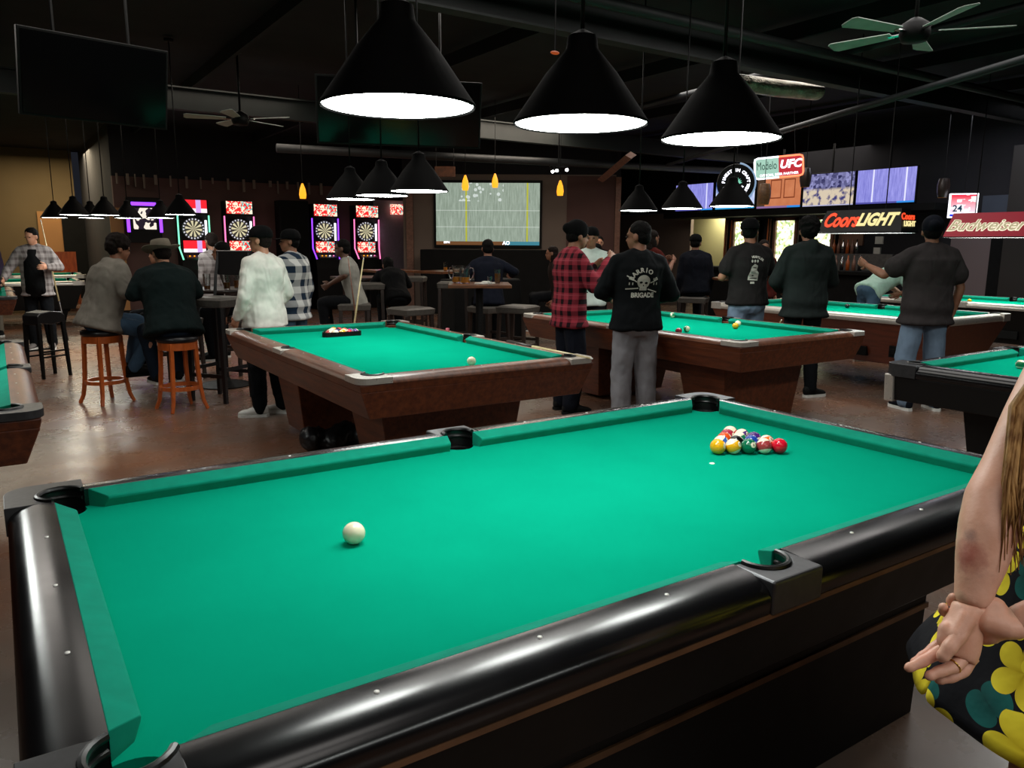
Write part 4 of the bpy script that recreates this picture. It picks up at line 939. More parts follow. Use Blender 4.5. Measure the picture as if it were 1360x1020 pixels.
def sq_stool(label, loc, rz, h=.76, back=False, m_=None, seat=None):
    m_ = m_ or M['wood_dark']; t = thing('bar_chair' if back else 'bar_stool', label, 'bar chair' if back else 'bar stool', loc, rz)
    q = MB(); q.taper((0, 0, h - .09), (.42, .40), (0, 0, h - .02), (.44, .42)); q.taper((0, 0, h - .02), (.44, .42), (0, 0, h), (.36, .34)); obj('seat', q, seat or M['grey_vinyl'], t, False, .012)
    for sx in (-1, 1):
        for sy in (-1, 1):
            q = MB(); q.taper((sx * .20, sy * .19, 0), (.035, .035), (sx * .18, sy * .17, h - .09), (.045, .045)); obj('leg', q, m_, t, False, .003)
    for sy in (-1, 1):
        q = MB(); q.box((0, sy * .185, .26), (.36, .02, .035)); obj('stretcher', q, m_, t, False)
    for sx in (-1, 1):
        q = MB(); q.box((sx * .19, 0, .32), (.02, .34, .035)); obj('stretcher', q, m_, t, False)
    if back:
        for sx in (-1, 1):
            q = MB(); q.tube([(sx * .19, -.18, h - .08), (sx * .19, -.22, h + .2), (sx * .185, -.27, h + .42)], .02, 4); obj('back_post', q, m_, t, False, .003)
        q = MB(); q.taper((0, -.245, h + .2), (.36, .03), (0, -.275, h + .44), (.42, .03)); obj('backrest', q, m_, t, False, .008)
    return t
wood_stool('orange wooden stool with black seat under the person in the grey hoodie', (-.62, 6.42, 0), .5, .70)
wood_stool('orange wooden stool with black seat under the person in the tan hat', (-.08, 5.72, 0), .25, .68)
t = thing('bar_stool', 'black four-legged bar stool with arched pale-edged seat, standing alone at left', 'bar stool', (-1.0, 8.35, 0), math.radians(33))
q = MB(); 
rr_ = []
for yy in (-.17, .17):
    top = [(-.23, yy, .60), (-.225, yy, .70), (-.17, yy, .735), (0, yy, .75), (.17, yy, .735), (.225, yy, .70), (.23, yy, .60), (.17, yy, .62), (0, yy, .60), (-.17, yy, .62)]
    rr_.append(top)
q.loft(rr_); obj('seat', q, M['vinyl'], t, False, .01); t.scale = (.72, .75, 1.0)
for sx in (-1, 1):
    for sy in (-1, 1):
        q = MB(); q.taper((sx * .225, sy * .17, 0), (.04, .04), (sx * .20, sy * .145, .62), (.06, .05)); obj('leg', q, M['black'], t, False, .003)
for sy in (-1, 1):
    for z in (.24, .30):
        q = MB(); q.box((0, sy * .16, z), (.40, .02, .018)); obj('stretcher', q, M['black'], t, False)
def pub_table(label, loc, w, d, rz=0, m_=None, round_=False, h=1.05):
    t = thing('pub_table', label, 'pub table', loc, rz); q = MB()
    if round_: q.lathe([(w / 2 - .01, h - .035), (w / 2, h - .02), (w / 2 - .005, h)], 32)
    else: q.box((0, 0, h - .02), (w, d, .04))
    obj('tabletop', q, m_ or M['wood_table'], t, 'auto' if round_ else False, .006)
    q = MB(); q.tube([(0, 0, .03), (0, 0, h - .04)], .045, 16); q.lathe([(.14, h - .05), (.14, h - .04)], 16); obj('column', q, M['black'], t, 'auto')
    q = MB(); q.lathe([(.27, 0), (.275, .012), (.22, .03), (.06, .06), (.05, .09)], 32); obj('base', q, M['black'], t, 'auto')
    return t
pub_table('round dark pub table between the tan-hatted person and the white-shirted man, drinks on it', (.55, 6.75, 0), .80, .80, 0, M['wood_dark'], True, 1.04)
pub_table('square reddish pub table with beer pitchers in front of the projection screen', (3.45, 6.25, 0), .74, .74, math.radians(-30), None)
pub_table('far pub table with light top left of the projection screen', (4.55, 11.2, 0), .8, .8, 0, M['wood_table'])
pub_table('far pub table under the left amber pendants', (5.3, 10.4, 0), 1.0, .7, .3, M['wood_table'])
pub_table('pub table where the navy-jacketed man at the bar side sits', (7.75, 6.0, 0), .7, .7, 0, M['wood_table'], True)
pub_table('dark pub table beside the seated person in the grey tee', (3.0, 8.6, 0), .8, .8, 0, M['wood_dark'])
sq_stool('grey padded stool at the right of the reddish pub table', (4.05, 6.30, 0), .5)
sq_stool('grey padded stool left of the reddish pub table', (2.75, 6.7, 0), .2)
sq_stool('grey padded stool under the navy-jacketed man at the bar side', (7.35, 6.45, 0), .6)
sq_stool('dark bar chair with back, far left of the reddish table', (2.75, 8.0, 0), 2.8, True)
sq_stool('dark bar chair behind the white-shirted man', (.35, 6.0, 0), 2.2, True, M['black'], M['vinyl'])
sq_stool('dark bar chair with back between table and projection screen', (3.9, 7.7, 0), 2.6, True)
sq_stool('dark bar chair with back near the pale panel', (4.2, 9.6, 0), 2.5, True)
sq_stool('dark stool under the person in the grey tee', (2.43, 7.70, 0), 1.2)
sq_stool('low dark stool near the brown table end', (3.1, 5.6, 0), .6, False, None, M['vinyl'])
q = MB(); q.taper((4.95, 8.7, 0), (1.3, .6), (4.95, 8.7, .98), (1.2, .5)); tag(obj('booth_partition', q, M['matteblack'], None, False, .03), 'dark booth partition behind the red plaid shirt', 'partition')
p = atp(372, 330, 1, 19) 
t = thing('dining_chair', 'orange-red wooden chair standing at the far orange wall', 'chair', (.0, 20.3, 0))
q = MB(); q.box((0, 0, .6), (.6, .5, .06)); obj('seat', q, M['wood_stool'], t, False)
q = MB(); q.box((0, .24, 1.02), (.6, .04, .5)); obj('backrest', q, M['wood_stool'], t, False)
for sx in (-1, 1):
    for sy in (-1, 1): q = MB(); q.box((sx * .26, sy * .22, .3), (.05, .05, .6)); obj('leg', q, M['wood_stool'], t, False)

# glasses and drinks
def glass_mat(name, col, rough=.05):
    m, nt, b = newmat(name); b.inputs['Base Color'].default_value = lin(col); b.inputs['Transmission Weight'].default_value = 1; b.inputs['Roughness'].default_value = rough; b.inputs['IOR'].default_value = 1.45; return m
M['glass'] = glass_mat('clear_glass', 'f4f8f8'); M['beer'] = mat('beer_amber', 'c07818', .2, var=.1); M['straw_or'] = mat('orange_straw', 'd87a1a', .4, var=0)
M['beer_dark'] = mat('beer_brown', '6a3c14', .2, var=.1)
def pint(label, x, y, z, h=.16, r=.038, fill=.6, liquid='beer'):
    t = thing('beer_glass', label, 'glass', (x, y, z)); q = MB()
    q.lathe([(.0001, 0), (r * .78, 0), (r, h), (r - .003, h), (r * .78 - .003, .008), (.0001, .008)], 20, cap=False); obj('glass_body', q, M['glass'], t, 'auto')
    if fill:
        q = MB(); q.lathe([(.0001, .009), (r * .74, .009), (r * (.74 + .2 * fill), h * fill), (.0001, h * fill)], 20, cap=False); obj('drink', q, M[liquid], t, 'auto')
    return t
def pitcher(label, x, y, z, rz):
    t = thing('glass_pitcher', label, 'pitcher', (x, y, z), rz); q = MB()
    q.lathe([(.0001, 0), (.055, 0), (.06, .03), (.052, .14), (.065, .21), (.062, .21), (.049, .14), (.056, .03), (.0001, .008)], 22, cap=False); obj('glass_body', q, M['glass'], t, 'auto')
    q = MB(); q.lathe([(.0001, .01), (.053, .012), (.055, .04), (.052, .075), (.0001, .075)], 20, cap=False); obj('drink', q, M['beer'], t, 'auto')
    q = MB(); q.tube([(.055, 0, .19), (.10, 0, .18), (.11, 0, .12), (.09, 0, .06), (.056, 0, .05)], .008, 8); obj('handle', q, M['glass'], t, True)
    return t
c_, s_ = math.cos(math.radians(-30)), math.sin(math.radians(-30))
def tb(u, v): return 3.45 + u * c_ - v * s_, 6.25 + u * s_ + v * c_
x, y = tb(-.27, .12); pitcher('left glass pitcher with amber beer on the reddish pub table', x, y, 1.05, 2.2)
x, y = tb(-.17, -.02); pitcher('right glass pitcher with amber beer on the reddish pub table', x, y, 1.05, -.9)
x, y = tb(.22, .02); pint('tall glass at the right side of the reddish pub table', x, y, 1.05, .17, .04, .7, 'beer_dark')
x, y = tb(.06, -.12); q = MB(); q.box((0, 0, .008), (.22, .14, .012), R=Matrix.Rotation(.3, 3, 'Z')); q.box((.03, .02, .02), (.12, .08, .02), R=Matrix.Rotation(.8, 3, 'Z')); o = obj('napkin', q, M['paper'], None, False, .003); o.location = (x, y, 1.05); tag(o, 'crumpled white napkins on the reddish pub table', 'napkin')
x, y = tb(.12, -.2); pint('short glass in front of the tall glass on the reddish pub table', x, y, 1.05, .09, .03, 0)
for i, (dx, dy, h, lb) in enumerate(((-.16, -.18, .16, 'tall glass at the front left of the round dark pub table'), (.02, -.24, .18, 'tall beer glass at the front of the round dark pub table'), (.16, -.1, .15, 'beer glass at the right of the round dark pub table'), (-.28, .02, .15, 'glass at the far left of the round dark pub table'))):
    pint(lb, .55 + dx, 6.75 + dy, 1.04, h, .038, .25 + .15 * i, 'beer_dark')
pint('glass on the far pub table left of the projection screen', 4.45, 11.0, 1.05, .16, .04, .6)
pint('glass on the table under the left amber pendants', 5.2, 10.3, 1.05, .16, .04, .4)
pint('glass on the navy-jacketed man\'s table', 7.70, 5.85, 1.05, .12, .035, .9, 'beer')

# cues
def cue(label, a, b, r0=.0145, r1=.006, light=1.):
    a = Vector(a); b = Vector(b); t = thing('cue_stick', label, 'cue stick', a)
    d = b - a; q = MB(); q.tube([(0, 0, 0), d * .33], [r0, r0 * .8], 10); obj('butt', q, M['wood_dark'] if light < 1 else M['cue_maple'], t, True)
    q = MB(); q.tube([d * .33, d * .985], [r0 * .8, r1], 10); obj('shaft', q, M['cue_maple'] if light >= .5 else M['wood_trim'], t, True)
    q = MB(); q.tube([d * .985, d], [r1, r1], 8); obj('tip', q, M['pearl'], t, True)
M['cue_maple'] = wood('cue_maple', 'c9b888', 'dccf9f', .3, (4, 4, 4))
cue('pale cue stick standing upright behind the far end of the brown table', (1.30, 5.25, 0), tuple(at(483, 342, 7.35)))
cue('cue stick lying along the right rail of the brown table', (1.665, 2.9, .815), (1.655, 1.92, .815), light=.5)
cue('dark cue stick standing in front of the person in the grey tee', (2.35, 7.3, 0), tuple(at(462, 340, 9.4)), light=.3)
cue('cue stick held upright by the man in the open shirt at far left', (-.62, 11.1, .1), tuple(at(54, 292, 11.0)), light=.5)
cue('cue stick leaning between the two men at the far rail', tuple(at(1024, 452, 7.9)), tuple(at(1038, 425, 7.3)), light=1)
# bag under the brown table
q = MB(); 
for k in range(7): q.ell((-.22 + k * .075, math.sin(k * 2.1) * .04, .09 + .02 * math.cos(k * 1.7)), (.075, .12, .095))
o = link('floor_bag', organic(q, .02, 3, .04, .03), M['vinyl'], None, True); o.location = (.62, 3.6, 0); tag(o, 'lumpy black bag on the floor under the brown pool table', 'bag')

# ------------------------------------------------------------------ people
def Rz(a): return Matrix.Rotation(math.radians(a), 3, 'Z')
def V(*a): return Vector(a)
def bez(z, P, C, Nk):
    # spine position / tangent at rest height z
    if z <= 1.28:
        f = (z - .93) / .35; d = (C - P); return P + d * f, d.normalized()
    f = (z - 1.28) / .19; d = (Nk - C)
    return C + d * f, d.normalized()
def torso_rings(T, rings, P, C, Nk, sP, sC, wid, dep):
    out = []
    for (z, rx, ry, oy) in rings:
        p, tg = bez(z, P, C, Nk)
        f = min(1, max(0, (z - .93) / .35)); sd = (sP * (1 - f) + sC * f)
        sd = (sd - tg * sd.dot(tg)).normalized(); fw = tg.cross(sd).normalized()
        out.append([p + sd * math.copysign(abs(math.cos(a)) ** .85, math.cos(a)) * rx * wid + fw * (math.copysign(abs(math.sin(a)) ** .9, math.sin(a)) * ry * dep + oy) for a in [2 * PI * k / 20 for k in range(20)]])
    T.loft(out)
BODY = [(.82, .10, .08, 0), (.87, .155, .105, -.005), (.94, .168, .112, -.01), (1.04, .142, .098, 0), (1.14, .145, .10, .005), (1.28, .165, .112, 0), (1.37, .165, .105, -.005), (1.43, .12, .08, -.01), (1.47, .065, .06, -.005)]
def hand_mesh(w, d, palm, s=1., curl=.35, thumb=1, spread=.12, n=6):
    # w wrist pos, d direction to fingers, palm = palm normal
    d = d.normalized(); pn = (palm - d * palm.dot(d)).normalized(); sd = d.cross(pn)
    q = MB()
    q.loft([[w + d * l * s + sd * math.cos(a) * rw * s + pn * math.sin(a) * rt * s for a in [2 * PI * k / 10 for k in range(10)]] for l, rw, rt in ((-.01, .024, .019), (.03, .034, .017), (.07, .041, .015), (.092, .040, .012))])
    for i, (off, L) in enumerate(((.030, .072), (.011, .082), (-.009, .076), (-.028, .058))):
        p = w + d * .086 * s + sd * off * s; dd = (d + sd * off * spread * 8).normalized(); pts = [p]; c = 0
        for k, fr in enumerate((.45, .30, .25)):
            c += curl * (1 if k else .6); v = dd * math.cos(c) + pn * math.sin(c); p = p + v * L * fr * s; pts.append(p)
        q.tube(pts + [pts[-1] + (pts[-1] - pts[-2]).normalized() * .005 * s], [.0095 * s, .0088 * s, .008 * s, .0068 * s, .003 * s], n)
    b0 = w + d * .022 * s + sd * .022 * s * thumb
    v1 = (d * .55 + sd * .75 * thumb + pn * .3).normalized(); v2 = (d * .85 + sd * .35 * thumb + pn * .4).normalized()
    q.tube([b0, b0 + v1 * .036 * s, b0 + v1 * .036 * s + v2 * .03 * s, b0 + v1 * .036 * s + v2 * .055 * s], [.014 * s, .0115 * s, .0095 * s, .005 * s], n)
    return q.mesh('h')
def head_parts(T, H, R, face=True):
    def e(c, r): T.ell(H + R @ V(*c), r, R, 16)
    e((0, -.012, .03), (.074, .092, .088)); e((0, .018, -.035), (.058, .066, .066)); e((0, .052, -.078), (.034, .028, .028))
    T.add([H + R @ V(*v) for v in ((-.008, .083, .012), (.008, .083, .012), (-.017, .082, -.034), (.017, .082, -.034), (0, .112, -.03), (0, .08, -.044))], [(0, 1, 4), (0, 4, 2), (1, 3, 4), (2, 4, 5), (4, 3, 5), (0, 2, 5, 3, 1)])
    e((0, .078, -.056), (.024, .012, .009)); e((0, .072, .02), (.052, .02, .012))
    for s in (-1, 1): e((s * .076, -.008, -.012), (.012, .02, .031))
def person(label, loc, yaw, s=1., pel=(0, 0, .93), che=(0, 0, 1.28), nec=(0, -.01, 1.47), hd=(0, .035, .135), hrot=(0, 0, 0), sd=0., sh=None, el=None, wr=None, kn=None, an=None, hip=None, toe=None,
           skin='skin_tan', top='black_tee', sleeve='long', fit=.018, hem=.84, wid=1., dep=1., pants='black_pants', pfit=.012, shoe='matteblack', sole='white_plastic', hair='hair_black', hairkind='short', cap=None, capyaw=0, hood=False,
           curl=.5, palms=None, vox=.014, folds=.016, shorts=None):
    t = thing('person', label, 'person', loc, math.radians(yaw)); t.scale = (s, s, s)
    P, C, Nk = V(*pel), V(*che), V(*nec); sP = V(1, 0, 0); sC = V(math.cos(sd), math.sin(sd), 0)
    tg = (Nk - C).normalized(); sc_ = (sC - tg * sC.dot(tg)).normalized(); fwC = tg.cross(sc_) * 1.
    J = {}
    for k, sg in (('L', -1), ('R', 1)):
        J['sh' + k] = V(*sh[k]) if sh and k in sh else bez(1.395, P, C, Nk)[0] + sc_ * (sg * .168 * wid)
        J['el' + k] = V(*el[k]) if el and k in el else J['sh' + k] + V(sg * .05, -.03, -.285)
        J['wr' + k] = V(*wr[k]) if wr and k in wr else J['el' + k] + V(0, .07, -.245)
        J['hip' + k] = V(*hip[k]) if hip and k in hip else P + V(sg * .09, 0, -.03)
        J['kn' + k] = V(*kn[k]) if kn and k in kn else V(sg * .105, .02, .49)
        J['an' + k] = V(*an[k]) if an and k in an else V(sg * .115, -.02, .085)
        J['toe' + k] = V(*toe[k]) if toe and k in toe else V(sg * .15, 1, 0)
    H = Nk + V(*hd); R = Rz(hrot[0]) @ Matrix.Rotation(math.radians(hrot[1]), 3, 'X') @ Matrix.Rotation(math.radians(hrot[2]), 3, 'Y')
    # body
    T = MB(); torso_rings(T, BODY, P, C, Nk, sP, sC, wid, dep)
    T.capsule(Nk - (Nk - C).normalized() * .03, H + R @ V(0, -.02, -.05), .062, .052)
    head_parts(T, H, R)
    for k in 'LR':
        T.capsule(J['sh' + k], J['el' + k], .050, .038); m1 = J['el' + k].lerp(J['wr' + k], .3)
        T.capsule(J['el' + k], m1, .040, .041); T.capsule(m1, J['wr' + k], .041, .026)
        T.capsule(J['hip' + k], J['kn' + k], .082, .054); m2 = J['kn' + k].lerp(J['an' + k], .35) + V(0, -.012, 0)
        T.capsule(J['kn' + k], m2, .054, .056); T.capsule(m2, J['an' + k], .056, .037)
    parts = [organic(T, vox * .8, 4)]
    for k, sg in (('L', -1), ('R', 1)):
        d = (J['wr' + k] - J['el' + k]).normalized(); pl = V(*palms[k]) if palms and k in palms else V(-sg, .2, 0)
        th = 1 if (d.cross((pl - d * pl.dot(d)).normalized())).dot(V(0, 1, .3)) > 0 else -1
        parts.append(hand_mesh(J['wr' + k], d, pl, 1., curl, th))
    body = link('body', join(parts, 'body'), M[skin], t, True)
    # eyes
    for sg in (-1, 1):
        q = MB(); q.ell((0, 0, 0), (.012, .007, .006), n=8); o = obj('eye', q, M['eye'], t, True); o.location = H + R @ V(sg * .031, .083, .003)
    # top
    T = MB(); f = fit
    hemr = [(hem - .015, .160 + f * 1.2, .110 + f * 1.2, 0), (hem, .178 + f * 1.25, .125 + f * 1.25, 0)]
    rg = hemr + [(z, rx + f, ry + f, oy) for z, rx, ry, oy in BODY if z > hem + .03 and z < 1.40] + [(1.41, .148 + f * .6, .093 + f * .5, -.005), (1.455, .098 + f * .4, .078 + f * .4, -.01), (1.49, .066 + f * .3, .062 + f * .3, -.008)]
    rg = [(z, max(rx, (.155 + f) if z < 1.3 else rx), max(ry, (.10 + f) if z < 1.3 else ry), oy) for z, rx, ry, oy in rg]
    torso_rings(T, rg, P, C, Nk, sP, sC, wid, dep)
    for k in 'LR':
        e_, w_ = J['el' + k], J['wr' + k]
        T.capsule(Nk + (Nk - C).normalized() * -.015, J['sh' + k].lerp(Nk, .1), .058 + f * .4, .054 + f * .5)
        if sleeve == 'long':
            T.capsule(J['sh' + k], e_, .054 + f * .55, .044 + f * .6); T.capsule(e_, w_.lerp(e_, .04), .044 + f * .6, .030 + f * .5)
        else:
            T.capsule(J['sh' + k], J['sh' + k].lerp(e_, .60), .056 + f * .5, .054 + f * .9)
    if hood:
        T.capsule(Nk + V(-.07, -.05, -.02), Nk + V(.07, -.05, -.02), .05, .05); T.capsule(Nk + V(0, -.075, .0), Nk + V(0, -.10, -.09), .07, .04)
    topo = link('hoodie' if hood else 'shirt', organic(T, vox, 3, folds, .10), M[top], t, True)
    # pants
    T = MB(); g = pfit
    prg = [(.80, .09 + g, .08 + g, 0), (.86, .155 + g, .108 + g, -.005), (.94, .166 + g * .5, .112 + g * .4, -.01), (1.0, .152 + g, .106 + g, 0)]
    torso_rings(T, prg, P, C, Nk, sP, sP, wid, dep)
    for k in 'LR':
        endk = J['an' + k] + (J['kn' + k] - J['an' + k]).normalized() * .0
        T.capsule(J['hip' + k], J['kn' + k], .086 + g * .55, .063 + g)
        if shorts is None: T.capsule(J['kn' + k], endk, .064 + g, .048 + g)
    link('trousers' if shorts is None else 'shorts', organic(T, vox, 3, folds * .8, .09), M[pants], t, True)
    # shoes
    for k in 'LR':
        a = J['an' + k]; dr = J['toe' + k].normalized(); sdv = dr.cross(V(0, 0, 1)); 
        sdv = sdv.normalized() if sdv.length > .1 else V(1, 0, 0); up = sdv.cross(dr)
        def ring(l, w, z0, z1, n=12): return [a + dr * l + sdv * math.cos(2 * PI * i / n) * w + up * ((z0 + z1) / 2 - .085 + math.sin(2 * PI * i / n) * (z1 - z0) / 2) for i in range(n)]
        T = MB(); T.loft([ring(-.075, .018, .03, .07), ring(-.065, .034, .02, .11), ring(0, .040, .015, .125), ring(.05, .043, .015, .10), ring(.11, .048, .015, .075), ring(.165, .042, .015, .062), ring(.195, .02, .02, .045)])
        so = obj('shoe', T, M[shoe], t, True)
        T = MB(); P_s = [(-.078, .020), (-.06, .036), (0, .040), (.06, .044), (.11, .050), (.165, .045), (.198, .022)]
        lo = [a + dr * l + sdv * w + up * (-.085) for l, w in P_s] + [a + dr * l - sdv * w + up * (-.085) for l, w in P_s[::-1]]; hi = [v + up * .026 for v in lo]
        T.loft([lo, hi]); so2 = obj('sole', T, M[sole], so, False)
    # hair / cap
    def hp(c, r, TT): TT.ell(H + R @ V(*c), r, R, 16)
    if hairkind:
        T = MB(); hp((0, -.022, .045), (.081, .094, .085), T); hp((0, -.045, .0), (.076, .068, .075), T)
        if hairkind == 'bushy': hp((0, -.02, .06), (.10, .11, .095), T); hp((0, -.06, .02), (.09, .07, .08), T)
        if hairkind == 'long':
            hp((0, -.06, -.04), (.082, .06, .10), T); hp((0, -.085, -.14), (.085, .045, .12), T); hp((.06, -.03, -.08), (.03, .05, .11), T); hp((-.06, -.03, -.08), (.03, .05, .11), T)
        link('hair', organic(T, .009, 2, .012 if hairkind != 'bushy' else .03, .03), M[hair], t, True)
    if cap:
        kind, cm = cap; RR = R @ Rz(capyaw)
        T = MB()
        if kind == 'cap':
            prof = [(.088, .028), (.092, .045), (.089, .08), (.07, .115), (.04, .134), (.0001, .139)]
            T.loft([[H + R @ V(math.cos(a) * r, math.sin(a) * r * 1.16 - .018, z) for a in [2 * PI * k / 20 for k in range(20)]] for r, z in prof])
            c_o = obj('cap', T, M[cm], t, True); T = MB()
            arc = [math.radians(x) for x in range(30, 151, 12)]
            lo = [V(math.cos(a) * .085, math.sin(a) * .095 - .01, .035) for a in arc] + [V(math.cos(a) * .078, .075 + math.sin(a) * .10, .024) for a in arc[::-1]]
            lo = [H + R @ (Rz(capyaw) @ v) for v in lo]; hi = [v + R @ V(0, 0, .006) for v in lo]
            T.loft([lo, hi]); obj('brim', T, M[cm], c_o, False)
        elif kind == 'hat':
            prof = [(.088, .03), (.088, .09), (.078, .125), (.03, .115), (.0001, .112)]
            T.loft([[H + R @ V(math.cos(a) * r, math.sin(a) * r * 1.15 - .018, z) for a in [2 * PI * k / 20 for k in range(20)]] for r, z in prof])
            c_o = obj('hat', T, M[cm], t, True); T = MB()
            rr2 = [[H + R @ V(math.cos(a) * r, math.sin(a) * r * 1.1 - .018, z + abs(math.cos(a)) * up_) for a in [2 * PI * k / 24 for k in range(24)]] for r, z, up_ in ((.085, .03, 0), (.165, .03, .03), (.165, .036, .03), (.085, .038, 0))]
            T.loft(rr2, cap=False); obj('brim', T, M[cm], c_o, True)
        elif kind == 'beanie':
            T.ell(H + R @ V(0, -.02, .05), (.092, .108, .098), R, 18); T.ell(H + R @ V(0, -.10, .055), (.05, .06, .05), R, 12) if capyaw else None
            link('beanie', organic(T, .009, 3), M[cm], t, True)
    return t, topo
def print_on(t, cloth_o, me, m_, name, centre, dirn=V(0, 1, 0), up=V(0, 0, 1), lift=.004):
    # project flat artwork (xy plane) onto the cloth surface from outside along dirn
    bvh = BVHTree.FromPolygons([v.co.copy() for v in cloth_o.data.vertices], [tuple(p.vertices) for p in cloth_o.data.polygons])
    right = dirn.cross(up).normalized(); last = 0
    bm = bmesh.new(); bm.from_mesh(me); bmesh.ops.triangulate(bm, faces=bm.faces)
    bmesh.ops.subdivide_edges(bm, edges=[e for e in bm.edges if e.calc_length() > .02], cuts=2)
    for v in bm.verts:
        o = centre + right * v.co.x + up * v.co.y - dirn * .5
        h = bvh.ray_cast(o, dirn)
        if h[0] is not None: last = (h[0] - o).length
        v.co = o + dirn * (last - lift)
    bm.to_mesh(me); bm.free(); return link(name, me, m_, t)

SEAT = lambda h, fw=.42: dict(pel=(0, 0, h + .10), che=(0, .04, h + .44), nec=(0, .06, h + .63))
def seated(h, lean=0., knee_dz=0, spread=.12, foot=.25):
    return dict(pel=(0, 0, h + .10), che=(0, .03 + lean * .5, h + .44 - abs(lean) * .05), nec=(0, .05 + lean, h + .63 - abs(lean) * .12),
        kn={'L': (-spread, .42, h + .06 + knee_dz), 'R': (spread, .42, h + .06 + knee_dz)}, an={'L': (-spread, .36, foot), 'R': (spread, .36, foot)})
print_m = mat('print_white', 'b9b8ad', .8, var=.05)
# red plaid man
person('man in red and black plaid shirt and dark cap, raising a hand to his face', (2.88, 3.74, 0), -105, 1.0, top='plaid_red', fit=.035, hem=.80, hrot=(0, -8, 0), hairkind='short',
    nec=(0, .02, 1.46), hd=(0, .05, .13), el={'L': (-.27, .10, 1.17), 'R': (.25, .12, 1.16)}, wr={'L': (-.15, .30, 1.32), 'R': (.10, .33, 1.38)}, cap=('beanie', 'cap_black'), capyaw=1, pants='navy', pfit=.03, wid=1.04, curl=1.0,
    kn={'L': (-.10, .02, .49), 'R': (.10, .04, .49)}, shoe='matteblack', sole='matteblack')
# skull hoodie man
t, top = person('man in black hoodie with white skull back print and grey sweatpants', (2.915, 2.90, 0), -22, .985, top='black_hoodie', fit=.034, hem=.86, hood=False, hrot=(50, -3, 0), skin='skin_tan', hairkind='short',
    el={'L': (-.30, .02, 1.16), 'R': (.31, .0, 1.14)}, wr={'L': (-.16, .24, 1.10), 'R': (.17, .22, 1.08)}, pants='grey_sweat', pfit=.03, folds=.024, wid=1.06)
sk = MB(); 
ov = [(.048 * math.cos(math.radians(a)), .014 + .045 * math.sin(math.radians(a))) for a in range(-25, 206, 14)]
outl = ov + [(-.036, -.02), (-.026, -.026), (-.026, -.048), (.026, -.048), (.026, -.026), (.036, -.02)]
sk.prism([(x * 1.15, y * 1.15) for x, y in outl], 0, .001)
cpos = V(.0, 0, 1.235)
print_on(t, top, sk.mesh(), print_m, 'skull_print', cpos)
dk = MB()
for s_ in (-1, 1): dk.prism([(s_ * .022 + .014 * math.cos(a), .006 + .009 * math.sin(a) - s_ * .002) for a in [2 * PI * k / 10 for k in range(10)]], 0, .001)
dk.prism([(0, -.006), (.006, -.022), (-.006, -.022)], 0, .001)
for k in range(-2, 3): dk.prism([(k * .010 - .001, -.052), (k * .010 + .001, -.052), (k * .010 + .001, -.036), (k * .010 - .001, -.036)], 0, .001)
print_on(t, top, dk.mesh(), M['black_hoodie'], 'skull_features', cpos, lift=.007)
st_ = MB()
for (x0, y0, x1, y1) in ((-.135, .062, -.058, .012), (.058, .004, .125, .035), (-.14, -.045, -.04, -.038), (.04, -.045, .12, -.07)):
    dx, dy = x1 - x0, y1 - y0; L = math.hypot(dx, dy); nx, ny = -dy / L * .0045, dx / L * .0045
    st_.prism([(x0 - nx, y0 - ny), (x1 - nx, y1 - ny), (x1 + nx, y1 + ny), (x0 + nx, y0 + ny)], 0, .001)
for x in (-.115, -.09, .09, .115): st_.prism([(x - .004, -.012), (x + .004, -.012), (x + .004, .008), (x - .004, .008)], 0, .001)
print_on(t, top, st_.mesh(), print_m, 'crossed_print', cpos)
print_on(t, top, arc_text('BARRIO S', .105, math.radians(158), math.radians(20), .05, .002, 0), print_m, 'lettering_print', cpos)
tt = text_mesh('BRIGADE', .052, 0, .002, 0, sx=.92); tt.transform(Matrix.Translation((0, -.095, 0))); print_on(t, top, tt, print_m, 'lettering_print', cpos)
# white long-sleeve man
person('man in white long-sleeve shirt and black cap behind the brown table', (.53, 5.04, 0), 28, .955, top='white_jersey', fit=.028, hem=.84, hrot=(25, 0, 0), skin='skin', hair='hair_brown', cap=('cap', 'cap_black'),
    wid=1.0, dep=1.1, el={'L': (-.25, -.02, 1.12), 'R': (.25, -.04, 1.12)}, wr={'L': (-.22, .12, .92), 'R': (.20, .14, .93)}, toe={'L': (-.6, .8, 0), 'R': (-.3, 1, 0)}, shoe='white_plastic', pants='black_pants', pfit=.02, folds=.03,
    an={'L': (-.10, .02, .085), 'R': (.12, -.05, .085)})
# checked shirt man
person('man in blue and white checked shirt and dark cap beside the white-shirted man', (1.10, 6.02, 0), 35, .95, top='plaid_blue', fit=.035, hem=.80, hrot=(40, 0, 0), cap=('cap', 'cap_black'), pants='denim', wid=1.02, shoe='white_plastic')
# printed tee man
t, top = person('man in black tee with white back print and light jeans', (5.06, 3.56, 0), -18, 1.03, top='black_tee', sleeve='short', fit=.035, hem=.90, hrot=(-30, -5, 0), hairkind='short', hair='hair_black', pants='denim_light', pfit=.03, cap=('cap', 'cap_black'), capyaw=180,
    el={'L': (-.27, .05, 1.16), 'R': (.27, .06, 1.16)}, wr={'L': (-.10, .24, 1.16), 'R': (.10, .26, 1.20)}, wid=1.05)
pr = MB(); pr.prism([(-.055, -.10), (.05, -.105), (.055, -.03), (.03, .0), (.035, .04), (.0, .06), (-.03, .03), (-.04, -.02), (-.055, -.06)], 0, .001)
pr.prism([(-.03, -.135), (.015, -.135), (.015, -.115), (-.03, -.115)], 0, .001)
for k in range(3):
    x = -.028 + k * .028; pr.prism([(x + .010 * math.cos(a), .085 + .015 * math.sin(a)) for a in [2 * PI * i / 8 for i in range(8)]], 0, .001)
print_on(t, top, pr.mesh(), print_m, 'figure_print', V(-.03, 0, 1.24))
dk = MB()
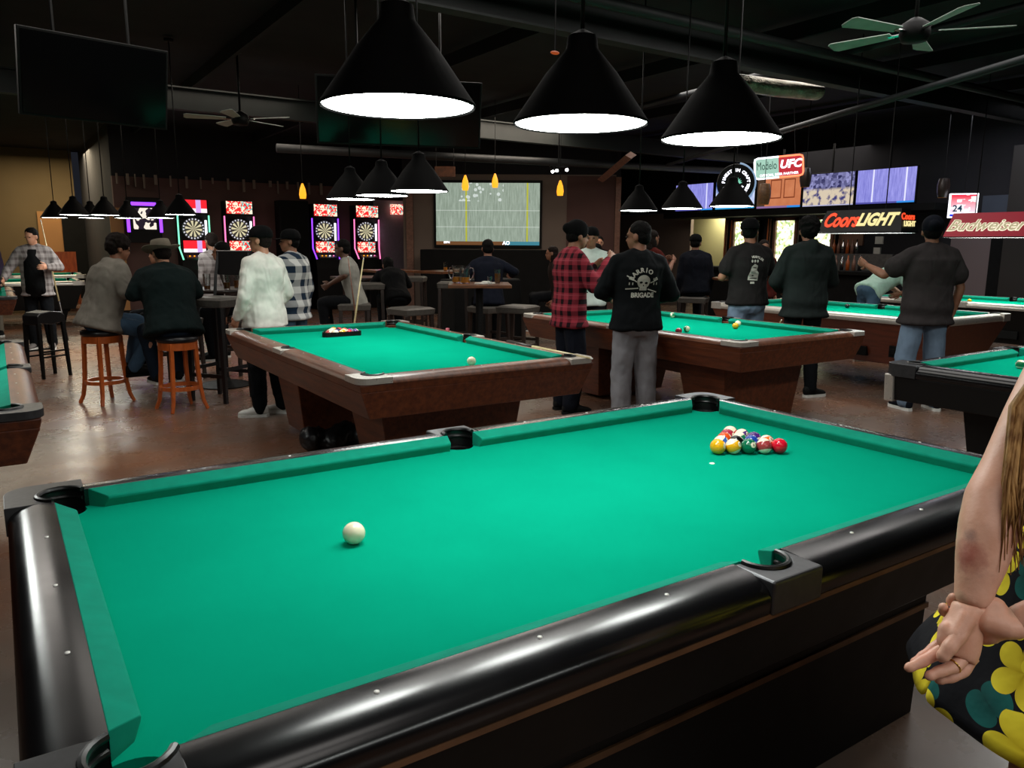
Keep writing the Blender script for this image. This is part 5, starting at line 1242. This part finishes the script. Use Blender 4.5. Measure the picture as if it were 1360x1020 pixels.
for a_, b_, c_, d_2 in ((-.03, -.03, .02, -.024), (-.04, -.085, .04, -.078), (-.02, -.06, .0, -.05), (-.015, .02, .018, .026)): dk.prism([(a_, b_), (c_, b_), (c_, d_2), (a_, d_2)], 0, .001)
print_on(t, top, dk.mesh(), M['black_tee'], 'figure_lines', V(-.03, 0, 1.24), lift=.007)
pr = arc_text('HUSTLER', .13, math.radians(100), math.radians(50), .028, .002, 0); print_on(t, top, pr, print_m, 'lettering_print', V(-.03, 0, 1.235))
# dark hoodie man
person('curly-haired man in dark hoodie and black pants, seen from behind at the far rail', (5.32, 3.06, 0), -30, 1.035, top='dark_hoodie', fit=.045, hem=.80, hood=True, hairkind='bushy', hair='hair_black', pants='black_pants', skin='skin_tan', hrot=(-8, 4, 0),
    el={'L': (-.28, .04, 1.13), 'R': (.28, .05, 1.13)}, wr={'L': (-.14, .26, 1.04), 'R': (.14, .28, 1.06)}, toe={'L': (.3, 1, 0), 'R': (1, .4, 0)}, wid=1.04)
# charcoal tee man
person('man in charcoal tee, black cap and blue jeans before the coin table', (5.74, 2.06, 0), -30, 1.03, top='charcoal_tee', sleeve='short', fit=.05, hem=.80, hrot=(-25, 0, 0), cap=('beanie', 'navy'), capyaw=1, pants='denim_light', pfit=.028, skin='skin_tan',
    el={'L': (-.36, .10, 1.22), 'R': (.28, -.03, 1.12)}, wr={'L': (-.42, .30, 1.30), 'R': (.26, .02, .87)}, kn={'L': (-.13, .03, .49), 'R': (.13, .02, .49)}, an={'L': (-.11, .0, .085), 'R': (.16, -.02, .085)}, toe={'L': (-.5, -.8, 0), 'R': (.3, -1, 0)} if False else None, shoe='navy', wid=1.05)
# leaning player
person('player in pale mint tee and jeans bending over beyond the coin table', (8.45, 4.30, 0), -100, 1., pel=(0, 0, .93), che=(0, .30, 1.10), nec=(0, .48, 1.14), hd=(0, .13, .07), hrot=(0, 0, 0), top='mint_tee', sleeve='short', fit=.03, hem=.88, pants='denim', hair='hair_black', cap=('beanie', 'navy'),
    el={'L': (-.22, .60, .98), 'R': (.28, .45, .95)}, wr={'L': (-.18, .82, .86), 'R': (.2, .35, .9)}, kn={'L': (-.12, .05, .49), 'R': (.12, -.1, .48)}, an={'L': (-.14, .0, .085), 'R': (.14, -.25, .085)}, vox=.017)
# seated navy at bar side
person('person in navy jacket and cap seated on a stool at the bar side', (7.38, 6.45, 0), -35, 1.02, top='navy', fit=.04, hem=.86, pants='black_pants', cap=('cap', 'cap_black'), capyaw=0, hrot=(-20, -5, 0), vox=.018, **seated(.76, .05))
person('person in dim red shirt left of the navy-jacketed one, raising an arm', (6.35, 6.35, 0), -95, 1., top='red_shirt', sleeve='short', skin='skin_tan', hair='hair_brown', hairkind='long', vox=.018, el={'L': (-.25, .12, 1.18), 'R': (.24, .12, 1.16)}, wr={'L': (-.12, .3, 1.3), 'R': (.1, .32, 1.3)})
person('person in dark red top right of the navy-jacketed one', (7.95, 5.7, 0), 150, .93, top='red_shirt', hair='hair_brown', hairkind='long', vox=.02, pants='black_pants')
person('bartender in brown top behind the bar', (12.5, 9.75, 0), 100, .98, top='brown_top', hair='hair_brown', hairkind='long', vox=.02, skin='skin_tan', pants='black_pants')
person('person in white tee behind the red plaid man', (4.35, 5.25, 0), 140, .99, top='white_tee', sleeve='short', vox=.016, hair='hair_black', cap=('cap', 'cap_black'), capyaw=180, el={'L': (-.26, .06, 1.15), 'R': (.26, .06, 1.15)}, wr={'L': (-.12, .25, 1.22), 'R': (.10, .27, 1.25)})
person('person in navy shirt seated with back to us before the projection screen', (4.10, 7.08, 0), -25, 1., top='blue_navy', fit=.035, vox=.016, hairkind='short', pants='black_pants', el={'L': (-.30, .05, 1.12), 'R': (.36, .08, 1.15)}, wr={'L': (-.2, .32, 1.1), 'R': (.36, .34, 1.1)}, **seated(.70, .06))
sq_stool('dark stool under the person in the navy shirt before the projection screen', (4.10, 7.08, 0), .2, .70)
person('left one of the two seated people in dark clothes below the screen caption', (6.05, 8.1, 0), 60, .97, top='brown_top', hair='hair_brown', hairkind='long', vox=.018, skin='skin_tan', pants='black_pants', **seated(.66, .05))
person('right one of the two seated people in dark clothes below the screen caption', (6.62, 7.72, 0), 40, 1., top='cap_black', hair='hair_black', vox=.018, skin='skin_tan', pants='black_pants', **seated(.66, .05))
person('bearded man facing us, lit orange, right of the projection screen', (7.6, 9.0, 0), 150, .97, top='cap_black', hair='hair_black', vox=.018, skin='skin', pants='black_pants')
person('person in grey tee sitting with crossed ankle holding a cue', (2.45, 7.68, 0), 60, .98, top='grey_tee', sleeve='short', vox=.015, skin='skin_dark', hair='hair_black', pants='black_pants', shoe='white_plastic', el={'L': (-.24, .10, 1.14), 'R': (.24, .12, 1.14)}, wr={'L': (-.12, .32, 1.02), 'R': (.12, .34, 1.02)}, **seated(.72, .08))
person('slumped person all in black to the right of the upright pale cue', (3.05, 7.72, 0), -10, .95, top='cap_black', vox=.018, hair='hair_black', pants='black_pants', pel=(0, 0, .86), che=(0, .2, 1.10), nec=(0, .38, 1.2), hd=(0, .1, .08), kn={'L': (-.12, .42, .82), 'R': (.12, .42, .82)}, an={'L': (-.12, .36, .3), 'R': (.12, .36, .3)}, el={'L': (-.28, .35, 1.0), 'R': (.28, .35, 1.0)}, wr={'L': (-.1, .55, 1.0), 'R': (.1, .55, 1.0)})
# trio at left
person('person in grey hoodie and jeans seated on the left orange stool', (-.62, 6.42, 0), -75, 1.0, top='grey_hoodie', fit=.05, hem=.84, hood=True, pants='denim', hair='hair_brown', hairkind='bushy', skin='skin_tan', folds=.022, hrot=(-10, -12, 0), shoe='hair_black', sole='hair_black',
    el={'L': (-.27, .16, 1.08), 'R': (.27, .14, 1.06)}, wr={'L': (-.14, .36, 1.04), 'R': (.14, .36, 1.0)}, wid=1.08, dep=1.1,
    **dict(seated(.70, .14), kn={'L': (-.14, .40, .74), 'R': (.16, .42, .66)}, an={'L': (-.12, .30, .32), 'R': (.12, .22, .32)}))
person('person in dark green jacket and tan brimmed hat seated on the right orange stool', (-.10, 5.76, 0), 2, .99, top='green_jacket', fit=.05, hem=.84, pants='denim_dark', hair='hair_brown', hairkind='short', cap=('hat', 'hat_tan'), skin='skin', folds=.022, hrot=(10, -14, 0), shoe='matteblack',
    el={'L': (-.28, .18, 1.06), 'R': (.27, .20, 1.06)}, wr={'L': (-.12, .40, 1.08), 'R': (.14, .40, 1.06)}, wid=1.12, dep=1.15, **dict(seated(.68, .20), kn={'L': (-.16, .46, .70), 'R': (.14, .46, .70)}, an={'L': (-.1, .36, .27), 'R': (.1, .40, .27)}))
person('dark-haired person behind the tan hat, facing left', (.22, 7.45, 0), 110, .95, top='brown_top', hair='hair_black', hairkind='long', vox=.016, skin='skin', pants='black_pants', **seated(.70, .08))
sq_stool('dark stool under the dark-haired person behind the tan hat', (.22, 7.45, 0), .3, .70)
person('person with long dark hair at the round table left of the white-shirted man', (.98, 7.5, 0), 70, .97, top='brown_top', hair='hair_black', hairkind='long', vox=.016, skin='skin_tan', pants='black_pants', **seated(.70, .14))
sq_stool('dark stool under the long-haired person at the round table', (.98, 7.5, 0), .3, .70)
person('person in grey plaid shirt standing before the mint-lit dart machine', (.98, 8.9, 0), 20, .95, top='plaid_grey', hair='hair_brown', vox=.018, pants='black_pants', wid=.9)
# man standing far left
person('man in open grey plaid shirt over black tee walking at the far left', (-.93, 11.05, 0), 165, .99, top='plaid_grey', fit=.04, hem=.78, pants='black_pants', pfit=.02, hair='hair_black', hairkind='short', vox=.016, skin='skin', hrot=(-20, -10, 0), nec=(0, .04, 1.46), shoe='grey_shirt',
    el={'L': (-.30, .02, 1.17), 'R': (.32, .06, 1.15)}, wr={'L': (-.20, .25, 1.18), 'R': (.34, .24, 1.02)})
T = MB(); 
T.loft([[V(math.cos(a) * rx, math.sin(a) * ry + oy, z) for a in [math.radians(x) for x in range(40, 141, 10)]] + [V(0, 0, z)] for z, rx, ry, oy in ((.76, .17, .175, 0), (.95, .17, .175, 0), (1.25, .16, .178, 0), (1.42, .08, .15, 0))])
o = [x for x in COL.objects if x.get('label', '').startswith('man in open grey plaid')][0]; obj('undershirt', T, M['cap_black'], o, True)
person('person in purple top standing behind the man in the open shirt', (-1.55, 13.2, 0), 175, 1., top='purple_top', vox=.02, hair='hair_brown', hairkind='long', skin='skin', pants='hat_tan')

# ------------------------------------------------------------------ foreground woman
def wskin():
    m, nt, b = newmat('woman_skin'); co = coords(nt)
    base = mixc(nt, mapr(nt, noisef(nt, co, 26, 4), .35, .65), lin('d29a80'), lin('e0ac94'))
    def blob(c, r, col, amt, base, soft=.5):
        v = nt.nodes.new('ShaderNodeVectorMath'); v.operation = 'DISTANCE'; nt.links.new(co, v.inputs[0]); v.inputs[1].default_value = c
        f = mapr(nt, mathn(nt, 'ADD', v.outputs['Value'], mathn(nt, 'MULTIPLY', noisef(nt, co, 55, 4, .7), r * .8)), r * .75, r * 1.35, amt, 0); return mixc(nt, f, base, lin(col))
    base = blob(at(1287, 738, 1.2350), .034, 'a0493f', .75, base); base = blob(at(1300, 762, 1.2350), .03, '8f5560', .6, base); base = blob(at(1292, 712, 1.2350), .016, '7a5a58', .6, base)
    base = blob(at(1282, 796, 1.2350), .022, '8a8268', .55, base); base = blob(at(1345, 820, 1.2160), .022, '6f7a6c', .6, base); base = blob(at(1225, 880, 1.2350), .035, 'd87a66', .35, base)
    nt.links.new(base, b.inputs['Base Color']); b.inputs['Roughness'].default_value = .48; b.inputs['Subsurface Weight'].default_value = .08; b.inputs['Subsurface Radius'].default_value = (.012, .005, .003)
    bump(nt, b, noisef(nt, co, 190, 3), .12, .003); return m
M['wskin'] = wskin()
wo = thing('person', 'woman at the right edge in black dress with yellow flowers, hands clasped behind her back', 'person', (0, 0, 0))
# torso axis
bc = at(1518, 640, 1.34); bx, by = bc.x, bc.y
back = (Vector((CP.x, CP.y, 0)) - Vector((bx, by, 0))).normalized(); back = (Vector((-CF.x, -CF.y, 0)).normalized() * .999 + Vector((-CR.x, -CR.y, 0)).normalized() * .03).normalized(); latr = Vector((back.y, -back.x, 0))  # lateral
B0 = MB()
def bring(z, rl, rb, ob=0, n=24, extra=0):
    return [Vector((bx, by, z)) + latr * math.cos(2 * PI * k / n) * rl + back * (math.sin(2 * PI * k / n) * rb + ob) for k in range(n)]
B0.loft([bring(.86, .10, .08), bring(.93, .16, .12, .02), bring(1.0, .165, .12, .02), bring(1.12, .13, .095), bring(1.28, .15, .105), bring(1.38, .15, .09), bring(1.44, .06, .055), bring(1.50, .05, .05)])
hc = Vector((bx, by, 1.60)) - back * .02
B0.ell(hc + Vector((0, 0, .03)), (.08, .08, .10)); B0.ell(hc - back * .03 + Vector((0, 0, -.05)), (.055, .055, .06))
for s_ in (-1, 1):
    h_ = Vector((bx, by, .90)) + latr * s_ * .085; k_ = h_ + Vector((0, 0, -.42)) - back * .02; a_ = k_ + Vector((0, 0, -.40)) + back * .02
    B0.capsule(h_, k_, .085, .055); B0.capsule(k_, k_.lerp(a_, .35), .055, .056); B0.capsule(k_.lerp(a_, .35), a_, .056, .034)
    B0.capsule(a_ + back * .03 + Vector((0, 0, -.045)), a_ - back * .14 + Vector((0, 0, -.055)), .03, .026)
# left (visible) arm
atw = lambda px, py, D: at(px, py, D * .95)
armA = [atw(1432, 448, 1.42), atw(1402, 500, 1.39), atw(1370, 560, 1.365), atw(1341, 622, 1.35), atw(1322, 665, 1.335), atw(1312, 705, 1.32), atw(1303, 745, 1.31), atw(1295, 780, 1.305), atw(1290, 806, 1.30)]
ra = [.060, .056, .052, .049, .050, .0475, .041, .0325, .0285]
B1 = MB(); B1.tube(armA, [r * (.88 if i < 4 else .94) for i, r in enumerate(ra)], 20)
B1.ell(armA[0], (.06, .06, .06))
armB = [atw(1640, 452, 1.44), atw(1632, 540, 1.40), atw(1612, 640, 1.34), atw(1582, 705, 1.29), atw(1520, 752, 1.255), atw(1440, 792, 1.245), atw(1385, 818, 1.265), atw(1350, 830, 1.285)]
B1.tube(armB, [.052, .049, .044, .043, .041, .037, .032, .029], 18); B1.ell(armB[0], (.052, .052, .052))
for a_ in (armA, armB): B1.tube([a_[0], Vector((bx, by, 1.40))], [.05, .06], 14)
bodym = organic(B0, .012, 4); armm = organic(B1, .0075, 5)
# left hand : palm and fingers
H1 = MB()
def seg(pts, rs, flat=1., up=None, n=14): H1.tube(pts, rs, n, flat=flat, up=up)
wristP = atw(1290, 806, 1.30)
def slab(px0, py0, px1, py1, D, th, n=14):
    c = atw((px0 + px1) / 2, (py0 + py1) / 2, D); e = (atw(px1, py1, D) - atw(px0, py0, D)) / 2
    return [c + e * math.copysign(abs(math.cos(a)) ** .8, math.cos(a)) + CF * math.sin(a) * th for a in [2 * PI * k / n for k in range(n)]]
H1.loft([slab(1268, 798, 1313, 805, 1.30, .024), slab(1262, 812, 1308, 822, 1.298, .022), slab(1250, 830, 1305, 845, 1.295, .020), slab(1246, 848, 1302, 868, 1.292, .018), slab(1250, 862, 1296, 884, 1.29, .014)])
H1.capsule(atw(1284, 820, 1.283), atw(1270, 846, 1.272), .0155, .014, 12)      # thenar
H1.capsule(atw(1256, 835, 1.288), atw(1254, 852, 1.285), .012, .012, 10)
palm = organic(H1, .0042, 4)
def finger(pts, rs, n=12):
    q = MB(); P = [atw(*p) for p in pts]; rs = [r * .95 for r in rs]
    # densify with catmull for smooth bends
    out = []; R_2 = []
    for i in range(len(P) - 1):
        p0 = P[max(i - 1, 0)]; p1 = P[i]; p2 = P[i + 1]; p3 = P[min(i + 2, len(P) - 1)]
        for k in range(5):
            u = k / 5; out.append(.5 * ((2 * p1) + (p2 - p0) * u + (2 * p0 - 5 * p1 + 4 * p2 - p3) * u * u + (3 * p1 - p0 - 3 * p2 + p3) * u ** 3)); R_2.append(rs[i] * (1 - u) + rs[i + 1] * u + (.0006 * math.cos(u * 2 * PI)))
    out.append(P[-1]); R_2.append(rs[-1]); d = (out[-1] - out[-2]).normalized()
    for k, f in ((.35, .86), (.7, .6), (.95, .2)): out.append(P[-1] + d * rs[-1] * k); R_2.append(rs[-1] * f)
    q.tube(out, R_2, n); return q.mesh('f')
fs = [finger([(1284, 822, 1.285), (1272, 845, 1.272), (1261, 860, 1.266), (1252, 872, 1.268)], [.0165, .0135, .0118, .0105]),
      finger([(1264, 856, 1.295), (1244, 868, 1.292), (1224, 879, 1.287), (1207, 887, 1.283)], [.0125, .0105, .0092, .0078]),
      finger([(1282, 868, 1.292), (1268, 884, 1.284), (1248, 892, 1.278), (1234, 898, 1.276)], [.0125, .0112, .0095, .0080]),
      finger([(1290, 872, 1.297), (1279, 890, 1.292), (1263, 899, 1.289), (1247, 903, 1.290)], [.0125, .0110, .0095, .0078]),
      finger([(1256, 850, 1.302), (1240, 862, 1.302), (1226, 872, 1.300), (1214, 880, 1.298)], [.0115, .0095, .0085, .0070])]
# right hand: heel of the hand and fingertips wrapping round the wrist
H1 = MB(); H1.tube([atw(1352, 829, 1.285), atw(1330, 828, 1.285), atw(1312, 823, 1.290), atw(1298, 818, 1.31), atw(1285, 812, 1.335)], [.030, .032, .031, .026, .020], 14, flat=.75)
H1.capsule(atw(1322, 806, 1.288), atw(1311, 803, 1.292), .017, .014); H1.capsule(atw(1316, 842, 1.29), atw(1306, 846, 1.30), .017, .014)
rh = organic(H1, .005, 4)
fs += [finger([(1296, 812, 1.345), (1275, 806, 1.345), (1264, 799, 1.332), (1266, 793, 1.315)], [.011, .0095, .0085, .0075]),
       finger([(1296, 820, 1.345), (1270, 816, 1.345), (1254, 812, 1.330), (1253, 806, 1.315)], [.011, .0095, .0085, .0075]),
       finger([(1298, 828, 1.345), (1274, 826, 1.348), (1258, 824, 1.338)], [.011, .0095, .0080])]
link('body', join([bodym, armm, palm, rh] + fs, 'body'), M['wskin'], wo, True)
q = MB(); rp = atw(1267, 884, 1.284); dd = (atw(1250, 892, 1.279) - atw(1282, 868, 1.290)).normalized()
a1 = dd.orthogonal().normalized(); a2 = dd.cross(a1); q.tube([rp + (a1 * math.cos(2 * PI * k / 20) + a2 * math.sin(2 * PI * k / 20)) * .0116 for k in range(21)], .0013, 8); obj('ring', q, mat('gold_ring', 'd9b45a', .2, metal=1., var=0), wo, True)
# dress with flowers
def dress_mat():
    m, nt, b = newmat('floral_dress'); uv = nt.nodes.new('ShaderNodeUVMap').outputs[0]
    def flowers(scale, off, r0, col_in, col_out, petals, base, prob=1., rnd=.55):
        mp = nt.nodes.new('ShaderNodeMapping'); mp.inputs['Scale'].default_value = (scale, scale, 1); mp.inputs['Location'].default_value = (off, off * .7, 0); nt.links.new(uv, mp.inputs[0])
        # warp
        v = nt.nodes.new('ShaderNodeTexVoronoi'); v.voronoi_dimensions = '2D'; v.inputs['Scale'].default_value = 1; v.inputs['Randomness'].default_value = rnd; nt.links.new(mp.outputs[0], v.inputs[0])
        d = nt.nodes.new('ShaderNodeVectorMath'); d.operation = 'SUBTRACT'; nt.links.new(mp.outputs[0], d.inputs[0]); nt.links.new(v.outputs['Position'], d.inputs[1])
        s = nt.nodes.new('ShaderNodeSeparateXYZ'); nt.links.new(d.outputs[0], s.inputs[0]); sh_ = nt.nodes.new('ShaderNodeSeparateColor'); nt.links.new(v.outputs['Color'], sh_.inputs[0])
        th = mathn(nt, 'ADD', mathn(nt, 'ARCTAN2', s.outputs[1], s.outputs[0]), mathn(nt, 'MULTIPLY', sh_.outputs[0], 6.28))
        pet = mathn(nt, 'ABSOLUTE', mathn(nt, 'COSINE', mathn(nt, 'MULTIPLY', th, petals / 2)))
        R_ = mathn(nt, 'MULTIPLY', mathn(nt, 'ADD', mathn(nt, 'MULTIPLY', mathn(nt, 'POWER', pet, .6), .55), .45), r0)
        R_ = mathn(nt, 'MULTIPLY', R_, mathn(nt, 'ADD', mathn(nt, 'MULTIPLY', sh_.outputs[1], .35), .75))
        r = v.outputs['Distance']; msk = mathn(nt, 'LESS_THAN', r, R_)
        if prob < 1: msk = mathn(nt, 'MULTIPLY', msk, mathn(nt, 'LESS_THAN', sh_.outputs[2], prob))
        f = mathn(nt, 'DIVIDE', r, r0); sh2 = mathn(nt, 'MULTIPLY', mathn(nt, 'ADD', f, mathn(nt, 'MULTIPLY', pet, .4)), .8, clamp=True)
        return mixc(nt, msk, base, mixc(nt, sh2, lin(col_in), lin(col_out)))
    base = lin('0b0c12')
    base = flowers(11, 3.3, .42, '0a3a38', '17605c', 2, base, .35, .9)
    base = flowers(8.2, 9.4, .50, 'b49a10', 'ecdc38', 5, base, .93, .75)
    base = flowers(17, 5.1, .36, 'b09a12', 'e0d030', 3, base, .22, .9)
    nt.links.new(base, b.inputs['Base Color']); b.inputs['Roughness'].default_value = .8; b.inputs['Specular IOR Level'].default_value = .2
    bump(nt, b, noisef(nt, coords(nt), 14, 3), .25, .02); return m
M['dress'] = dress_mat()
n = 96; prof = [(.69, .328, .34, .0), (.73, .318, .315, .0), (.78, .295, .27, .0), (.86, .25, .20, .0), (.94, .225, .165, .0), (1.02, .20, .14, .0), (1.10, .150, .118, 0), (1.20, .155, .118, 0), (1.30, .165, .122, 0), (1.37, .150, .105, 0), (1.41, .11, .08, 0)]
vs = []; fcs = []; uvs = []
for i, (z, rl, rb, ob) in enumerate(prof):
    for k in range(n + 1):
        a = 2 * PI * k / n; w_ = max(0, (.95 - z)) * .05; r1 = 1 + w_ * math.sin(a * 11 + z * 3) + w_ * .6 * math.sin(a * 7 + 1)
        zz = z + (.0 * math.sin(a * 1.0 + .6) * max(0, (.9 - z)) / .25 if z < .9 else 0)
        vs.append(Vector((bx, by, zz)) + latr * math.cos(a) * rl * r1 + back * (math.sin(a) * rb * r1 + ob)); uvs.append((a * .24, z))
for i in range(len(prof) - 1):
    for k in range(n): fcs.append((i * (n + 1) + k, i * (n + 1) + k + 1, (i + 1) * (n + 1) + k + 1, (i + 1) * (n + 1) + k))
me = bpy.data.meshes.new('dress'); me.from_pydata([tuple(v) for v in vs], [], fcs); ul = me.uv_layers.new(name='UVMap')
for l in me.loops: ul.data[l.index].uv = uvs[l.vertex_index]
d = link('dress', me, M['dress'], wo, True); s3 = d.modifiers.new('s', 'SUBSURF'); s3.levels = s3.render_levels = 1; so_ = d.modifiers.new('t', 'SOLIDIFY'); so_.thickness = .003; so_.offset = 0
# hair: long locks
q = MB(); rh_ = random.Random(11)
for k in range(420):
    u_r = rh_.random() ** 1.3; px = 1337 + u_r * 256; Dk = 1.235 + rh_.uniform(-.03, .01) - .012 * math.sin(u_r * PI)
    sd_ = (atp(px, 540, 2, 1.3) - atp(px, 540, 2, 1.3)) if False else CR * (((px - 1515) / FP) * Dk); top_ = Vector((bx, by, 1.645)) + back * .085 + CR * rh_.uniform(-.075, .075) + Vector((0, 0, rh_.uniform(-.06, .05)))
    end_y = rh_.uniform(640, 765) if px < 1385 else rh_.uniform(620, 820); sway = rh_.uniform(-14, 14)
    endp = at(px + sway, end_y, Dk); mid = at(px + rh_.uniform(-4, 10) + 8, 540, Dk + .03); mid2 = at(px + rh_.uniform(-8, 8), 640, Dk + .01)
    nk = Vector((bx, by, 1.50)) + back * (.09 + rh_.uniform(-.01, .02)) + sd_ * .45; q.tube([top_, nk, nk.lerp(mid, .55) + Vector((0, 0, .015)) + sd_ * .12, mid, mid2, endp], [.005, .0055, .005, .0045, .003, .0006], 5)
for k in range(0): q.tube([at(1350 + k * 3, 505 + k * 6, 1.33), at(1335 - k * 4, 600 + k * 8, 1.30), at(1326 + k * 5, 690 + k * 14, 1.28)], [.0006, .0006, .0004], 4)
q.ell(hc + back * .02 + Vector((0, 0, .025)), (.093, .093, .105), n=24)
hm, nt, b = newmat('hair_blond_brown'); mp = nt.nodes.new('ShaderNodeMapping'); mp.inputs['Scale'].default_value = (110, 110, 5); nt.links.new(coords(nt), mp.inputs[0]); nt.links.new(mixc(nt, mapr(nt, noisef(nt, mp.outputs[0], 1, 3), .35, .65), lin('76502c'), lin('c2965e')), b.inputs['Base Color']); b.inputs['Roughness'].default_value = .5; b.inputs['Specular IOR Level'].default_value = .25
obj('hair', q, hm, wo, True)
for s_ in (-1, 1):
    a_ = Vector((bx, by, .08)) + latr * s_ * .085
    T = MB(); T.loft([[a_ - back * l + latr * math.cos(x) * w + Vector((0, 0, -.05 + math.sin(x) * .028 + .0)) for x in [2 * PI * i / 12 for i in range(12)]] for l, w in ((-.07, .02), (-.05, .036), (.02, .04), (.1, .045), (.16, .038), (.185, .015))]); obj('shoe', T, M['matteblack'], wo, True)

# ------------------------------------------------------------------ added fill lights and render settings
w = bpy.data.worlds.new('world'); sc.world = w; w.use_nodes = True; w.node_tree.nodes['Background'].inputs[0].default_value = (.02, .022, .03, 1); w.node_tree.nodes['Background'].inputs[1].default_value = .5
def area(x, y, z, size, power, col, rot=(0, 0, 0)):
    l = bpy.data.lights.new('fill_light', 'AREA'); l.energy = power; l.size = size; l.color = col; o = bpy.data.objects.new('fill_light', l); COL.objects.link(o); o.location = (x, y, z); o.rotation_euler = rot  # unseen area lights, added overhead to raise the room's ambient level
area(1.5, 10.5, 3.7, 2.0, 55, (1, .86, .72)); area(-2, 15.5, 3.7, 2.5, 80, (1, .9, .7)); area(-2.2, 7.5, 3.7, 1.5, 40, (1, .93, .85)); area(0, 20.5, 3.7, 1.5, 110, (1, .82, .55)); area(1.6, 2.0, 3.7, 2.2, 42, (1, .96, .9)); area(4.8, 1.8, 3.7, 2.2, 42, (1, .96, .92)); area(3.2, 6.0, 3.7, 2.2, 60, (1, .93, .85)); area(7.6, 5.6, 3.7, 2.2, 60, (1, .94, .88)); area(-.2, 4.6, 3.7, 2., 40, (1, .94, .86)); area(6.5, 9.5, 3.6, 2., 105, (1, .85, .7)); area(12.5, 8.5, 3.5, 2, 25, (1, .9, .8)); area(13.6, 11.6, 2.4, .5, 20, (1, .95, .75))
area(-1.2, -2.6, 3.6, 2.5, 55, (1, .95, .9)); area(11.5, 4.5, 3.6, 1.5, 35, (.9, .9, 1))
sc.view_settings.view_transform = 'Standard'; sc.view_settings.look = 'None'; sc.view_settings.exposure = 0; sc.view_settings.gamma = 1
sc.cycles.use_denoising = True
sc.cycles.max_bounces = 6; sc.cycles.diffuse_bounces = 3; sc.cycles.glossy_bounces = 3; sc.cycles.transmission_bounces = 4
sc.cycles.sample_clamp_indirect = 3; sc.cycles.sample_clamp_direct = 0
